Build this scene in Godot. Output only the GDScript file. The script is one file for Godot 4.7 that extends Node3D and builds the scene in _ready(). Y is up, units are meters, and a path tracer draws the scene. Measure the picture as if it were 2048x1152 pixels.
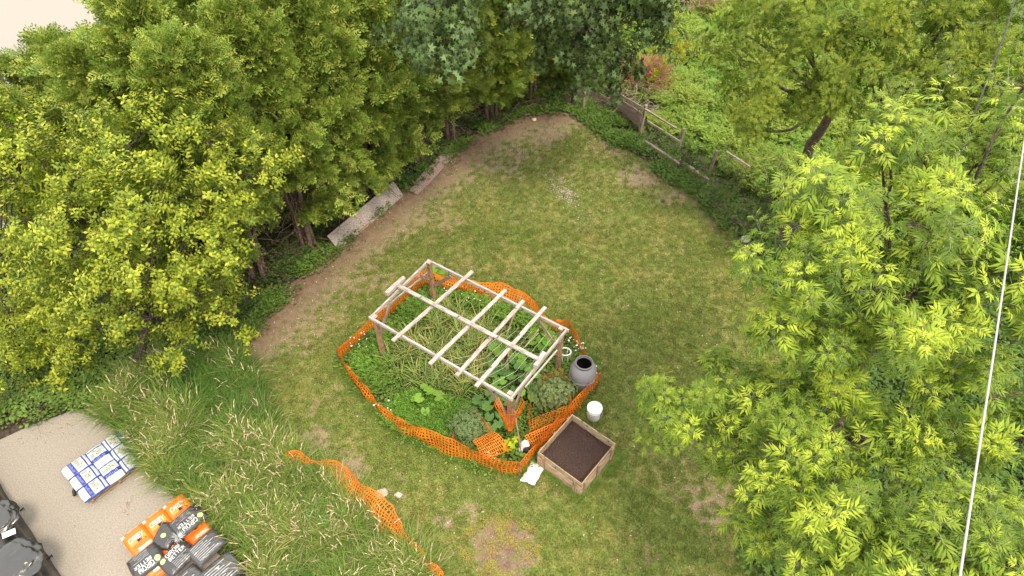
extends Node3D
# A back garden with a fenced vegetable plot under a timber frame, seen from above a drive.

var rng := RandomNumberGenerator.new()
var used := {}
var noise := FastNoiseLite.new()
var fine := FastNoiseLite.new()

# ------------------------------------------------------------------ geometry collector
class Geo:
	var v := PackedVector3Array()
	var n := PackedVector3Array()
	var c := PackedColorArray()
	var u := PackedVector2Array()
	var mixed := false

	func tri(a: Vector3, b: Vector3, d: Vector3, col: Color) -> void:
		var q := (d - a).cross(b - a).normalized()
		v.push_back(a); v.push_back(b); v.push_back(d)
		n.push_back(q); n.push_back(q); n.push_back(q)
		c.push_back(col); c.push_back(col); c.push_back(col)
		u.push_back(Vector2(a.x, a.z)); u.push_back(Vector2(b.x, b.z)); u.push_back(Vector2(d.x, d.z))

	func vert(p: Vector3, q: Vector3, col: Color, t: Vector2) -> void:
		mixed = true
		v.push_back(p); n.push_back(q); c.push_back(col); u.push_back(t)

	# turn every triangle so that its front faces the way its normals point
	func settle() -> void:
		mixed = false
		for k in range(0, v.size(), 3):
			if (v[k + 2] - v[k]).cross(v[k + 1] - v[k]).dot(n[k] + n[k + 1] + n[k + 2]) < 0.0:
				var a := v[k + 1]
				v[k + 1] = v[k + 2]
				v[k + 2] = a
				a = n[k + 1]
				n[k + 1] = n[k + 2]
				n[k + 2] = a
				var b := u[k + 1]
				u[k + 1] = u[k + 2]
				u[k + 2] = b
				var q := c[k + 1]
				c[k + 1] = c[k + 2]
				c[k + 2] = q

	func add(t: Geo, x: Transform3D) -> void:
		if t.mixed:
			t.settle()
		v.append_array(x * t.v)
		n.append_array(Transform3D(x.basis.orthonormalized(), Vector3.ZERO) * t.n)
		c.append_array(t.c)
		u.append_array(t.u)

	# a timber: chamfered bar from a to b, w across, h along the up direction
	func beam(a: Vector3, b: Vector3, w: float, h: float, up: Vector3, col: Color, shift := 0.0, ch := 0.004) -> void:
		var d := (b - a).normalized()
		var s := d.cross(up).normalized()
		var t := s.cross(d).normalized()
		var x := w / 2.0
		var y := h / 2.0
		var ring := [Vector2(-x + ch, -y), Vector2(x - ch, -y), Vector2(x, -y + ch), Vector2(x, y - ch), Vector2(x - ch, y), Vector2(-x + ch, y), Vector2(-x, y - ch), Vector2(-x, -y + ch)]
		var l := (b - a).length()
		var acc := 0.0
		for i in 8:
			var p: Vector2 = ring[i]
			var q: Vector2 = ring[(i + 1) % 8]
			var e := (q - p).length()
			var p3 := s * p.x + t * p.y
			var q3 := s * q.x + t * q.y
			var m2 := (q - p).orthogonal().normalized()
			var nn := (s * -m2.x + t * -m2.y)
			if nn.dot(p3 + q3) < 0.0:
				nn = -nn
			var u0 := Vector2(shift, shift * 0.37 + acc)
			var u1 := Vector2(shift, shift * 0.37 + acc + e)
			for k in [[a + p3, u0], [b + p3, u0 + Vector2(l, 0)], [b + q3, u1 + Vector2(l, 0)], [a + p3, u0], [b + q3, u1 + Vector2(l, 0)], [a + q3, u1]]:
				vert(k[0], nn, col, k[1])
			acc += e
		for i in range(1, 7):
			for w2 in [[a, -d, 1], [b, d, 0]]:
				var r: Array = [ring[0], ring[i], ring[i + 1]]
				for k in r:
					vert(w2[0] + s * k.x + t * k.y, w2[1], col, Vector2(shift + k.x * 0.2, shift + k.y))

	# a round tapering tube along points
	func tube(p: PackedVector3Array, r: PackedFloat32Array, sides: int, col: Color, cap := false) -> void:
		var m := p.size()
		var rings := []
		var len_ := 0.0
		for i in m:
			var d := (p[mini(i + 1, m - 1)] - p[maxi(i - 1, 0)]).normalized()
			var ref := Vector3(0.31, 0.2, 0.93) if absf(d.y) > 0.8 else Vector3.UP
			var s := d.cross(ref).normalized()
			var t := s.cross(d).normalized()
			if i > 0:
				len_ += p[i].distance_to(p[i - 1])
			var ring := []
			for k in sides + 1:
				var a := TAU * k / sides
				var o := s * cos(a) + t * sin(a)
				ring.append([p[i] + o * r[i], o, Vector2(len_, float(k) / sides * TAU * r[0])])
			rings.append(ring)
		for i in m - 1:
			for k in sides:
				for w in [rings[i][k], rings[i + 1][k], rings[i + 1][k + 1], rings[i][k], rings[i + 1][k + 1], rings[i][k + 1]]:
					vert(w[0], w[1], col, w[2])
		if cap:
			for e in [0, m - 1]:
				var nn := (p[0] - p[1]).normalized() if e == 0 else (p[m - 1] - p[m - 2]).normalized()
				for k in sides:
					vert(p[e], nn, col, Vector2.ZERO)
					vert(rings[e][k][0], nn, col, Vector2.ZERO)
					vert(rings[e][k + 1][0], nn, col, Vector2.ZERO)

	# a turned shape about the y axis: profile of (radius, height)
	func lathe(prof: PackedVector2Array, sides: int, col: Color) -> void:
		for i in prof.size() - 1:
			var t := (prof[i + 1] - prof[i]).normalized()
			var t0 := t if i == 0 or (prof[i] - prof[i - 1]).normalized().dot(t) < 0.8 else ((prof[i] - prof[i - 1]).normalized() + t).normalized()
			var t1 := t if i + 2 >= prof.size() or (prof[i + 2] - prof[i + 1]).normalized().dot(t) < 0.8 else ((prof[i + 2] - prof[i + 1]).normalized() + t).normalized()
			for k in sides:
				var a := TAU * k / sides
				var b := TAU * (k + 1) / sides
				for w in [[i, a, t0], [i + 1, a, t1], [i + 1, b, t1], [i, a, t0], [i + 1, b, t1], [i, b, t0]]:
					var q: Vector2 = prof[w[0]]
					var tt: Vector2 = w[2]
					vert(Vector3(cos(w[1]) * q.x, q.y, sin(w[1]) * q.x), Vector3(cos(w[1]) * tt.y, -tt.x, sin(w[1]) * tt.y).normalized(), col, Vector2(w[1], q.y))

	# a smooth sheet of points P[i][j]
	func sheet(p: Array, col: Color, flip := false) -> void:
		var a := p.size()
		var b: int = p[0].size()
		var q := []
		for i in a:
			var row := PackedVector3Array()
			for j in b:
				var du: Vector3 = p[mini(i + 1, a - 1)][j] - p[maxi(i - 1, 0)][j]
				var dv: Vector3 = p[i][mini(j + 1, b - 1)] - p[i][maxi(j - 1, 0)]
				var nn := dv.cross(du).normalized()
				row.push_back(-nn if flip else nn)
			q.append(row)
		for i in a - 1:
			for j in b - 1:
				for w in [[i, j], [i + 1, j], [i + 1, j + 1], [i, j], [i + 1, j + 1], [i, j + 1]]:
					vert(p[w[0]][w[1]], q[w[0]][w[1]], col, Vector2(float(w[0]) / (a - 1), float(w[1]) / (b - 1)))

	# plastic netting: strands between grid points P[i][j], each a ribbon
	func net(p: Array, wide: float, tall: float, col: Color) -> void:
		var a := p.size()
		var b: int = p[0].size()
		for i in a:
			for j in b:
				var du: Vector3 = p[mini(i + 1, a - 1)][j] - p[maxi(i - 1, 0)][j]
				var dv: Vector3 = p[i][mini(j + 1, b - 1)] - p[i][maxi(j - 1, 0)]
				var tone := 0.88 + 0.12 * sin(i * 0.37 + j * 0.9) + 0.08 * sin(i * 2.3 - j * 1.7)
				var cc := Color(col.r * tone, col.g * tone, col.b)
				var s := du.normalized() * wide / 2.0
				var t := dv.normalized() * tall / 2.0
				if j == 0 or j == b - 1:
					t *= 1.4
				var o: Vector3 = p[i][j]
				if i + 1 < a:
					var e: Vector3 = p[i + 1][j]
					tri(o - t, e - t, e + t, cc)
					tri(o - t, e + t, o + t, cc)
				if j + 1 < b:
					var e: Vector3 = p[i][j + 1]
					tri(o - s, e - s, e + s, cc)
					tri(o - s, e + s, o + s, cc)

	func mesh() -> ArrayMesh:
		if mixed:
			settle()
		var arr := []
		arr.resize(Mesh.ARRAY_MAX)
		arr[Mesh.ARRAY_VERTEX] = v
		arr[Mesh.ARRAY_NORMAL] = n
		arr[Mesh.ARRAY_COLOR] = c
		arr[Mesh.ARRAY_TEX_UV] = u
		var m := ArrayMesh.new()
		m.add_surface_from_arrays(Mesh.PRIMITIVE_TRIANGLES, arr)
		return m

# ------------------------------------------------------------------ naming
func numbered(called: String) -> String:
	var k: int = used.get(called, 0)
	used[called] = k + 1
	return called if k == 0 else "%s_%03d" % [called, k]

func tag(o: Node3D, label: String, category: String, group := "") -> void:
	o.set_meta("label", label)
	o.set_meta("category", category)
	if group:
		o.set_meta("group", group)

func thing(called: String, label: String, category: String, at := Vector3.ZERO, turn := 0.0, group := "") -> Node3D:
	var o := Node3D.new()
	o.name = numbered(called)
	add_child(o, true)
	o.position = at
	o.rotation.y = turn
	tag(o, label, category, group)
	return o

func obj(called: String, g: Geo, m: Material, parent: Node = null) -> MeshInstance3D:
	var o := MeshInstance3D.new()
	o.mesh = g.mesh()
	o.material_override = m
	if parent == null:
		o.name = numbered(called)
		add_child(o, true)
	else:
		o.name = called
		var k := 0
		while parent.has_node(NodePath(o.name)):
			k += 1
			o.name = "%s_%03d" % [called, k]
		parent.add_child(o, true)
	return o

func struct(called: String, g: Geo, m: Material) -> MeshInstance3D:
	var o := obj(called, g, m)
	o.set_meta("kind", "structure")
	return o

func copy(src: Node3D, called: String, label: String) -> Node3D:
	var o: Node3D = src.duplicate()
	o.name = numbered(called)
	add_child(o, true)
	o.set_meta("label", label)
	return o

func scatter(called: String, tmpl: Geo, m: Material, xf: Array, cols: Array, parent: Node = null, label := "", category := "") -> MultiMeshInstance3D:
	var mm := MultiMesh.new()
	mm.transform_format = MultiMesh.TRANSFORM_3D
	mm.use_colors = true
	mm.mesh = tmpl.mesh()
	mm.instance_count = xf.size()
	for i in xf.size():
		mm.set_instance_transform(i, xf[i])
		mm.set_instance_color(i, cols[i])
	var o := MultiMeshInstance3D.new()
	o.multimesh = mm
	o.material_override = m
	if parent == null:
		o.name = numbered(called)
		add_child(o, true)
		tag(o, label, category)
	else:
		o.name = called
		parent.add_child(o, true)
	o.set_meta("kind", "stuff")
	return o

# ------------------------------------------------------------------ materials
func mat(rough := 0.8, tex: Texture2D = null, vc := true) -> StandardMaterial3D:
	var m := StandardMaterial3D.new()
	m.roughness = rough
	m.vertex_color_use_as_albedo = vc
	m.cull_mode = BaseMaterial3D.CULL_DISABLED
	if tex:
		m.albedo_texture = tex
	return m

func leaf_mat(rough := 0.55, through := Color(0.62, 0.8, 0.25)) -> StandardMaterial3D:
	var m := mat(rough)
	m.backlight_enabled = true
	m.backlight = through
	m.metallic_specular = 0.35
	return m

func lin(r: float, g: float, b: float) -> Color:
	return Color(r, g, b)

func rand(a: float, b: float) -> float:
	return rng.randf_range(a, b)

func rdir() -> Vector3:
	var z := rand(-1.0, 1.0)
	var a := rand(0.0, TAU)
	var s := sqrt(1.0 - z * z)
	return Vector3(s * cos(a), z, s * sin(a))

func shade(c: Color, spread: float) -> Color:
	var k := 1.0 + rand(-spread, spread)
	return Color(c.r * k * (1.0 + rand(-0.06, 0.06)), c.g * k, c.b * k)

# a frame whose y axis runs along d, turned at random about it
func along(d: Vector3, at: Vector3, size: float, spin := -1.0) -> Transform3D:
	var y := d.normalized()
	var x := y.cross(Vector3(0.3, 0.1, 1.0)).normalized() if absf(y.y) > 0.95 else y.cross(Vector3.UP).normalized()
	x = x.rotated(y, rand(0.0, TAU) if spin < 0.0 else spin)
	return Transform3D(Basis(x, y, x.cross(y)) * size, at)

func streak_image(w: int, h: int, lo: float, fx: float, fy: float, knots: int, sd: int) -> ImageTexture:
	var im := Image.create(w, h, false, Image.FORMAT_RGB8)
	var nz := FastNoiseLite.new()
	nz.seed = sd
	nz.frequency = 1.0
	nz.fractal_octaves = 3
	var ks := []
	var r := RandomNumberGenerator.new()
	r.seed = sd
	for k in knots:
		ks.append(Vector2(r.randf() * w, r.randf() * h))
	for x in w:
		for y in h:
			var a := nz.get_noise_2d(x * fx, y * fy)
			var b := nz.get_noise_2d(x * fx * 0.2 + 50.0, y * fy * 0.25)
			var val := clampf(1.0 - (1.0 - lo) * (0.5 + 0.75 * a + 0.35 * b), lo * 0.6, 1.0)
			for k in ks:
				var d := Vector2((x - k.x) * 0.5, y - k.y).length()
				if d < 7.0:
					val *= 0.45 + 0.55 * d / 7.0
			im.set_pixel(x, y, Color(val, val * (0.97 + 0.03 * b), val * (0.95 + 0.05 * a)))
	return ImageTexture.create_from_image(im)

func speck_image(w: int, amp: float, octs: int, freq: float, sd: int) -> ImageTexture:
	var im := Image.create(w, w, false, Image.FORMAT_RGB8)
	var nz := FastNoiseLite.new()
	nz.seed = sd
	nz.frequency = freq
	nz.fractal_octaves = octs
	var r := RandomNumberGenerator.new()
	r.seed = sd
	for x in w:
		for y in w:
			var val := clampf(0.82 + amp * nz.get_noise_2d(x, y) + amp * 0.5 * (r.randf() - 0.5), 0.0, 1.0)
			im.set_pixel(x, y, Color(val, val, val))
	return ImageTexture.create_from_image(im)

func tri_mat(tex: Texture2D, scale: float, col: Color, rough: float, bump := 0.0) -> StandardMaterial3D:
	var m := mat(rough, tex)
	m.albedo_color = col
	m.uv1_triplanar = true
	m.uv1_world_triplanar = true
	m.uv1_scale = Vector3.ONE * scale
	if bump > 0.0:
		m.heightmap_enabled = true
		m.heightmap_texture = tex
		m.heightmap_scale = bump
	return m

func inside(p: Vector2, poly: PackedVector2Array) -> bool:
	return Geometry2D.is_point_in_polygon(p, poly)

func line_dist(p: Vector2, l: PackedVector2Array) -> float:
	var best := 1e9
	for i in l.size() - 1:
		best = minf(best, p.distance_to(Geometry2D.get_closest_point_to_segment(p, l[i], l[i + 1])))
	return best

func flat_poly(poly: PackedVector2Array, y: float, col: Color) -> Geo:
	var g := Geo.new()
	var t := Geometry2D.triangulate_polygon(poly)
	for k in range(0, t.size(), 3):
		for w in [0, 1, 2]:
			var q := poly[t[k + w]]
			g.vert(Vector3(q.x, y, q.y), Vector3.UP, col, q)
	return g

# ------------------------------------------------------------------ small plant shapes
# one leaf blade along +y in its own frame, folded on the midrib: 4 triangles
func blade(g: Geo, base: Vector3, d: Vector3, side: Vector3, len_: float, wide: float, fold: float, col: Color, droop := 0.0) -> void:
	var nn := d.cross(side).normalized()
	var m := base + d * len_ * 0.45 - nn * fold * wide
	var tip := base + d * len_ - Vector3(0, droop * len_, 0)
	var l := base + d * len_ * 0.4 - side * wide * 0.5
	var r := base + d * len_ * 0.4 + side * wide * 0.5
	g.tri(base, l, m, col)
	g.tri(l, tip, m, col)
	g.tri(base, m, r, col)
	g.tri(m, tip, r, col)

# flat fan-shaped spray of a cedar
func cedar_spray(col: Color, tip: Color) -> Geo:
	var g := Geo.new()
	var l := 0.30
	var prev := Vector3.ZERO
	for i in 5:
		var t := (i + 1) / 5.0
		var p := Vector3(0.0, l * t, 0.02 * sin(t * 3.0) - 0.05 * t * t)
		var cc := col.lerp(tip, t)
		var w := 0.007 * (1.3 - t)
		g.tri(prev - Vector3(w, 0, 0), p, prev + Vector3(w, 0, 0), cc)
		for s: float in [-1.0, 1.0]:
			var ll := 0.15 * (1.15 - 0.62 * t) * rand(0.8, 1.2)
			var d := Vector3(s * rand(0.65, 0.9), rand(0.6, 0.9), rand(-0.3, 0.15)).normalized()
			var e := prev + d * ll
			var m := prev + d * ll * 0.55
			var q := d.cross(Vector3(0, 0, 1)).normalized()
			var c2 := shade(cc.lerp(tip, 0.4), 0.15)
			g.tri(prev - q * 0.006, m - q * 0.014, m + q * 0.014, c2)
			g.tri(m - q * 0.016, e, m + q * 0.016, c2)
			var e2 := m + (d + q * 0.8 * s).normalized() * ll * 0.45
			g.tri(m - d * 0.012, e2, m + d * 0.014, c2)
			var e3 := m + (d - q * 0.8 * s).normalized() * ll * 0.4
			g.tri(m - d * 0.012, e3, m + d * 0.014, shade(c2, 0.1))
		prev = p
	return g

# a twig with oval leaves
func oval_twig(cols: Array, count: int, len_: float, leaf: float, bark: Color) -> Geo:
	var g := Geo.new()
	g.tube(PackedVector3Array([Vector3.ZERO, Vector3(0.01, len_ * 0.5, 0.01), Vector3(0, len_, 0)]), PackedFloat32Array([0.004, 0.003, 0.001]), 3, bark)
	for i in count:
		var t := (i + 0.6) / count
		var a := i * 2.4 + rand(-0.3, 0.3)
		var d := Vector3(cos(a), rand(0.1, 0.7), sin(a)).normalized()
		var side := d.cross(Vector3(rand(-0.4, 0.4), 1.0, rand(-0.4, 0.4))).normalized()
		blade(g, Vector3(0, len_ * t, 0) + d * 0.01, d, side, leaf * rand(0.75, 1.2), leaf * 0.58 * rand(0.8, 1.1), rand(0.02, 0.14), shade(cols[rng.randi() % cols.size()], 0.18), rand(0.0, 0.4))
	return g

# a shoot of compound leaves in opposite pairs
func compound_shoot(low: Color, top: Color, nodes: int, len_: float, leaf: float, bark: Color) -> Geo:
	var g := Geo.new()
	g.tube(PackedVector3Array([Vector3(0, -len_ * 0.35, 0), Vector3(0.01, len_ * 0.4, 0), Vector3(0, len_, 0.01)]), PackedFloat32Array([0.0055, 0.004, 0.002]), 3, bark)
	for i in nodes:
		var t := float(i) / maxf(1.0, nodes - 1.0)
		for s in 2:
			var a := i * 1.75 + s * PI + rand(-0.35, 0.35)
			var out := Vector3(cos(a), 0, sin(a))
			var rise := lerpf(0.15, 1.15, t) + rand(-0.25, 0.25)
			var d := (out + Vector3(0, rise, 0)).normalized()
			var ll := leaf * lerpf(1.15, 0.55, t) * rand(0.85, 1.15)
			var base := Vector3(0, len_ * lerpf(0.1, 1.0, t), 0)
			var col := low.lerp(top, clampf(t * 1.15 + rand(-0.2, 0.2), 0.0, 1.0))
			var side := d.cross(Vector3.UP).normalized()
			var p1 := base + d * ll * 0.5
			var p2 := p1 + (d - Vector3(0, 0.45, 0)).normalized() * ll * 0.35
			var w := side * 0.0025
			g.tri(base - w, p1 - w, p1 + w, bark)
			g.tri(p1 - w, p2, p1 + w, bark)
			for k in 7:
				var at := p1.lerp(p2, [0.0, 0.0, 0.45, 0.45, 0.9, 0.9, 1.0][k])
				var s2: float = [-1.0, 1.0, -1.0, 1.0, -0.8, 0.8, 0.0][k]
				var ld := (d * 0.75 + side * s2 * 0.85 - Vector3(0, rand(0.25, 0.65), 0)).normalized()
				var ls := ld.cross(Vector3.UP + rdir() * 0.35).normalized()
				blade(g, at, ld, ls, ll * 0.5 * rand(0.85, 1.2), ll * 0.13 * rand(0.85, 1.15), 0.12, shade(col, 0.14), rand(0.0, 0.3))
	return g

# lobed leaf (maple, squash), flat in xz round the stalk end, tip along +z
func lobed_leaf(g: Geo, x: Transform3D, r: float, lobes: int, cut: float, cup: float, col: Color) -> void:
	var m := lobes * 2 + 1
	var pts := []
	for i in m:
		var a := lerpf(-2.6, 2.6, float(i) / (m - 1))
		var tipk := i % 2 == 1
		var rr := r * (1.0 if tipk else cut) * (1.0 - 0.22 * absf(a) / 2.6)
		pts.append(x * Vector3(sin(a) * rr, (cup if tipk else cup * 0.3) * r, cos(a) * rr))
	var o := x * Vector3(0, 0, -r * 0.1)
	for i in m - 1:
		g.tri(o, pts[i], pts[i + 1], col)

func maple_twig(cols: Array, leaf: float, bark: Color) -> Geo:
	var g := Geo.new()
	g.tube(PackedVector3Array([Vector3(0, -0.15, 0), Vector3(0, 0.2, 0)]), PackedFloat32Array([0.005, 0.003]), 3, bark)
	for i in 9:
		var a := i * 2.4 + rand(-0.3, 0.3)
		var d := Vector3(cos(a), rand(-0.1, 0.35), sin(a)).normalized()
		var at := Vector3(0, 0.22 * i / 9.0 - 0.05, 0) + d * rand(0.06, 0.2)
		var z := (d - Vector3(0, rand(0.0, 0.9), 0)).normalized()
		var xx := Vector3.UP.cross(z).normalized().rotated(z, rand(-0.5, 0.5))
		lobed_leaf(g, Transform3D(Basis(xx, z.cross(xx), z), at), leaf * rand(0.75, 1.15), 5, 0.46, rand(-0.25, 0.1), shade(cols[rng.randi() % cols.size()], 0.15))
	return g

# limbs: wiggling tapering tube
func limb(g: Geo, a: Vector3, b: Vector3, r0: float, r1: float, wig: float, sides: int, col: Color, steps := 6) -> void:
	var p := PackedVector3Array()
	var r := PackedFloat32Array()
	for i in steps + 1:
		var t := float(i) / steps
		p.push_back(a.lerp(b, t) + rdir() * wig * sin(t * PI))
		r.push_back(lerpf(r0, r1, t))
	g.tube(p, r, sides, col)

func V(q: Vector4) -> Vector3:
	return Vector3(q.x, q.y, q.z)

# leaves of a crown given by lobes: clumps on each lobe, twigs in each clump
func crown(lobes: Array, sets: Array, tips: Array, per_m2: float, clump: float, rise: float, size: float, arms := 4) -> Geo:
	var g := Geo.new()
	for q: Vector4 in lobes:
		var o := V(q)
		var count := int(q.w * q.w * per_m2)
		var clumps := []
		for k in maxi(4, int(q.w * q.w / (clump * clump) * 2.2)):
			var d := rdir()
			d.y = d.y * 0.8 + 0.2
			clumps.append([o + d * q.w * rand(0.6, 1.0), d.normalized(), rand(0.6, 1.3)])
		# boughs that reach out past the lobe
		for k in arms:
			var d := rdir()
			d.y = d.y * 0.45 + 0.12
			d = d.normalized()
			for m in 3:
				clumps.append([o + d * q.w * (0.85 + 0.22 * m) - Vector3(0, 0.05 * m * m, 0), d, 0.75 - 0.17 * m])
		for k in count:
			var cl: Array = clumps[rng.randi() % clumps.size()]
			var e: Vector3 = cl[1]
			var off: Vector3 = rdir() * clump * pow(rng.randf(), 0.6) * cl[2]
			off.y *= 0.7
			var at: Vector3 = cl[0] + off
			var outness := ((at - o).length() / q.w)
			var d: Vector3 = (e * 0.7 + off / clump * 0.5 + Vector3(0, rise, 0) + rdir() * 0.35).normalized()
			var pick: Geo
			if tips.size() and outness > 0.75 and off.dot(e + Vector3.UP) > 0.0 and rng.randf() < 0.27:
				pick = tips[rng.randi() % tips.size()]
			else:
				pick = sets[rng.randi() % sets.size()]
			g.add(pick, along(d, at, size * rand(0.75, 1.2)))
	return g

# ------------------------------------------------------------------ the place
var lawn_poly := PackedVector2Array([Vector2(-6.56, -9.70), Vector2(-5.75, -11.42), Vector2(-4.51, -13.61), Vector2(-2.58, -16.35), Vector2(-1.32, -18.14), Vector2(0.10, -19.47), Vector2(2.09, -19.85), Vector2(3.36, -17.74), Vector2(5.39, -15.30), Vector2(6.28, -13.03), Vector2(7.2, -11.5), Vector2(8.0, -8.0), Vector2(7.0, -3.0), Vector2(-1.2, -3.0), Vector2(-1.77, -4.87), Vector2(-2.70, -5.63), Vector2(-3.83, -6.56), Vector2(-4.96, -7.35), Vector2(-5.39, -8.46)])
var hedge_edge := PackedVector2Array([Vector2(-7.2, -8.9), Vector2(-6.56, -9.70), Vector2(-5.75, -11.42), Vector2(-4.51, -13.61), Vector2(-2.58, -16.35), Vector2(-1.32, -18.14), Vector2(0.10, -19.47), Vector2(2.09, -19.85)])
var fence_edge := PackedVector2Array([Vector2(2.09, -19.85), Vector2(3.36, -17.74), Vector2(5.39, -15.30), Vector2(6.28, -13.03)])
var garden_poly := PackedVector2Array([Vector2(0.12, -6.61), Vector2(-0.64, -6.76), Vector2(-1.47, -7.08), Vector2(-2.34, -7.49), Vector2(-2.96, -8.10), Vector2(-3.58, -8.86), Vector2(-3.93, -9.47), Vector2(-3.54, -10.05), Vector2(-3.23, -10.36), Vector2(-2.73, -11.01), Vector2(-2.16, -11.79), Vector2(-1.30, -11.64), Vector2(-0.58, -11.50), Vector2(0.20, -11.01), Vector2(0.58, -10.69), Vector2(1.02, -10.37), Vector2(1.35, -10.37), Vector2(1.76, -9.20), Vector2(1.81, -8.75), Vector2(1.32, -8.12), Vector2(0.53, -7.12)])
var tall_poly := PackedVector2Array([Vector2(-8.73, -7.95), Vector2(-8.15, -9.13), Vector2(-7.11, -9.41), Vector2(-6.56, -9.70), Vector2(-5.57, -8.73), Vector2(-4.93, -7.35), Vector2(-3.84, -6.61), Vector2(-2.90, -5.73), Vector2(-2.07, -5.15), Vector2(-1.38, -4.58), Vector2(-1.2, -3.4), Vector2(-4.4, -3.4), Vector2(-4.44, -4.58), Vector2(-5.34, -5.24), Vector2(-6.43, -6.13), Vector2(-7.36, -6.72), Vector2(-8.07, -7.47)])
var pave_poly := PackedVector2Array([Vector2(-13.0, -6.6), Vector2(-10.61, -7.35), Vector2(-10.15, -7.68), Vector2(-9.37, -8.08), Vector2(-8.81, -8.14), Vector2(-8.07, -7.47), Vector2(-7.26, -6.67), Vector2(-6.69, -6.19), Vector2(-5.72, -5.24), Vector2(-4.89, -4.58), Vector2(-4.0, -3.2), Vector2(-4.0, 6.0), Vector2(-13.0, 6.0)])
var box_poly := PackedVector2Array([Vector2(1.30, -7.71), Vector2(2.19, -6.94), Vector2(1.34, -6.10), Vector2(0.46, -6.83)])
var sedum_at := Vector2(-0.22, -5.15)
var lawn_image: Image

func lawn_at(x: float, z: float) -> Color:
	return lawn_image.get_pixel(clampi(int((x + 10.0) * 64.0), 0, 1279), clampi(int((z + 22.0) * 64.0), 0, 1279)).srgb_to_linear()

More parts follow.
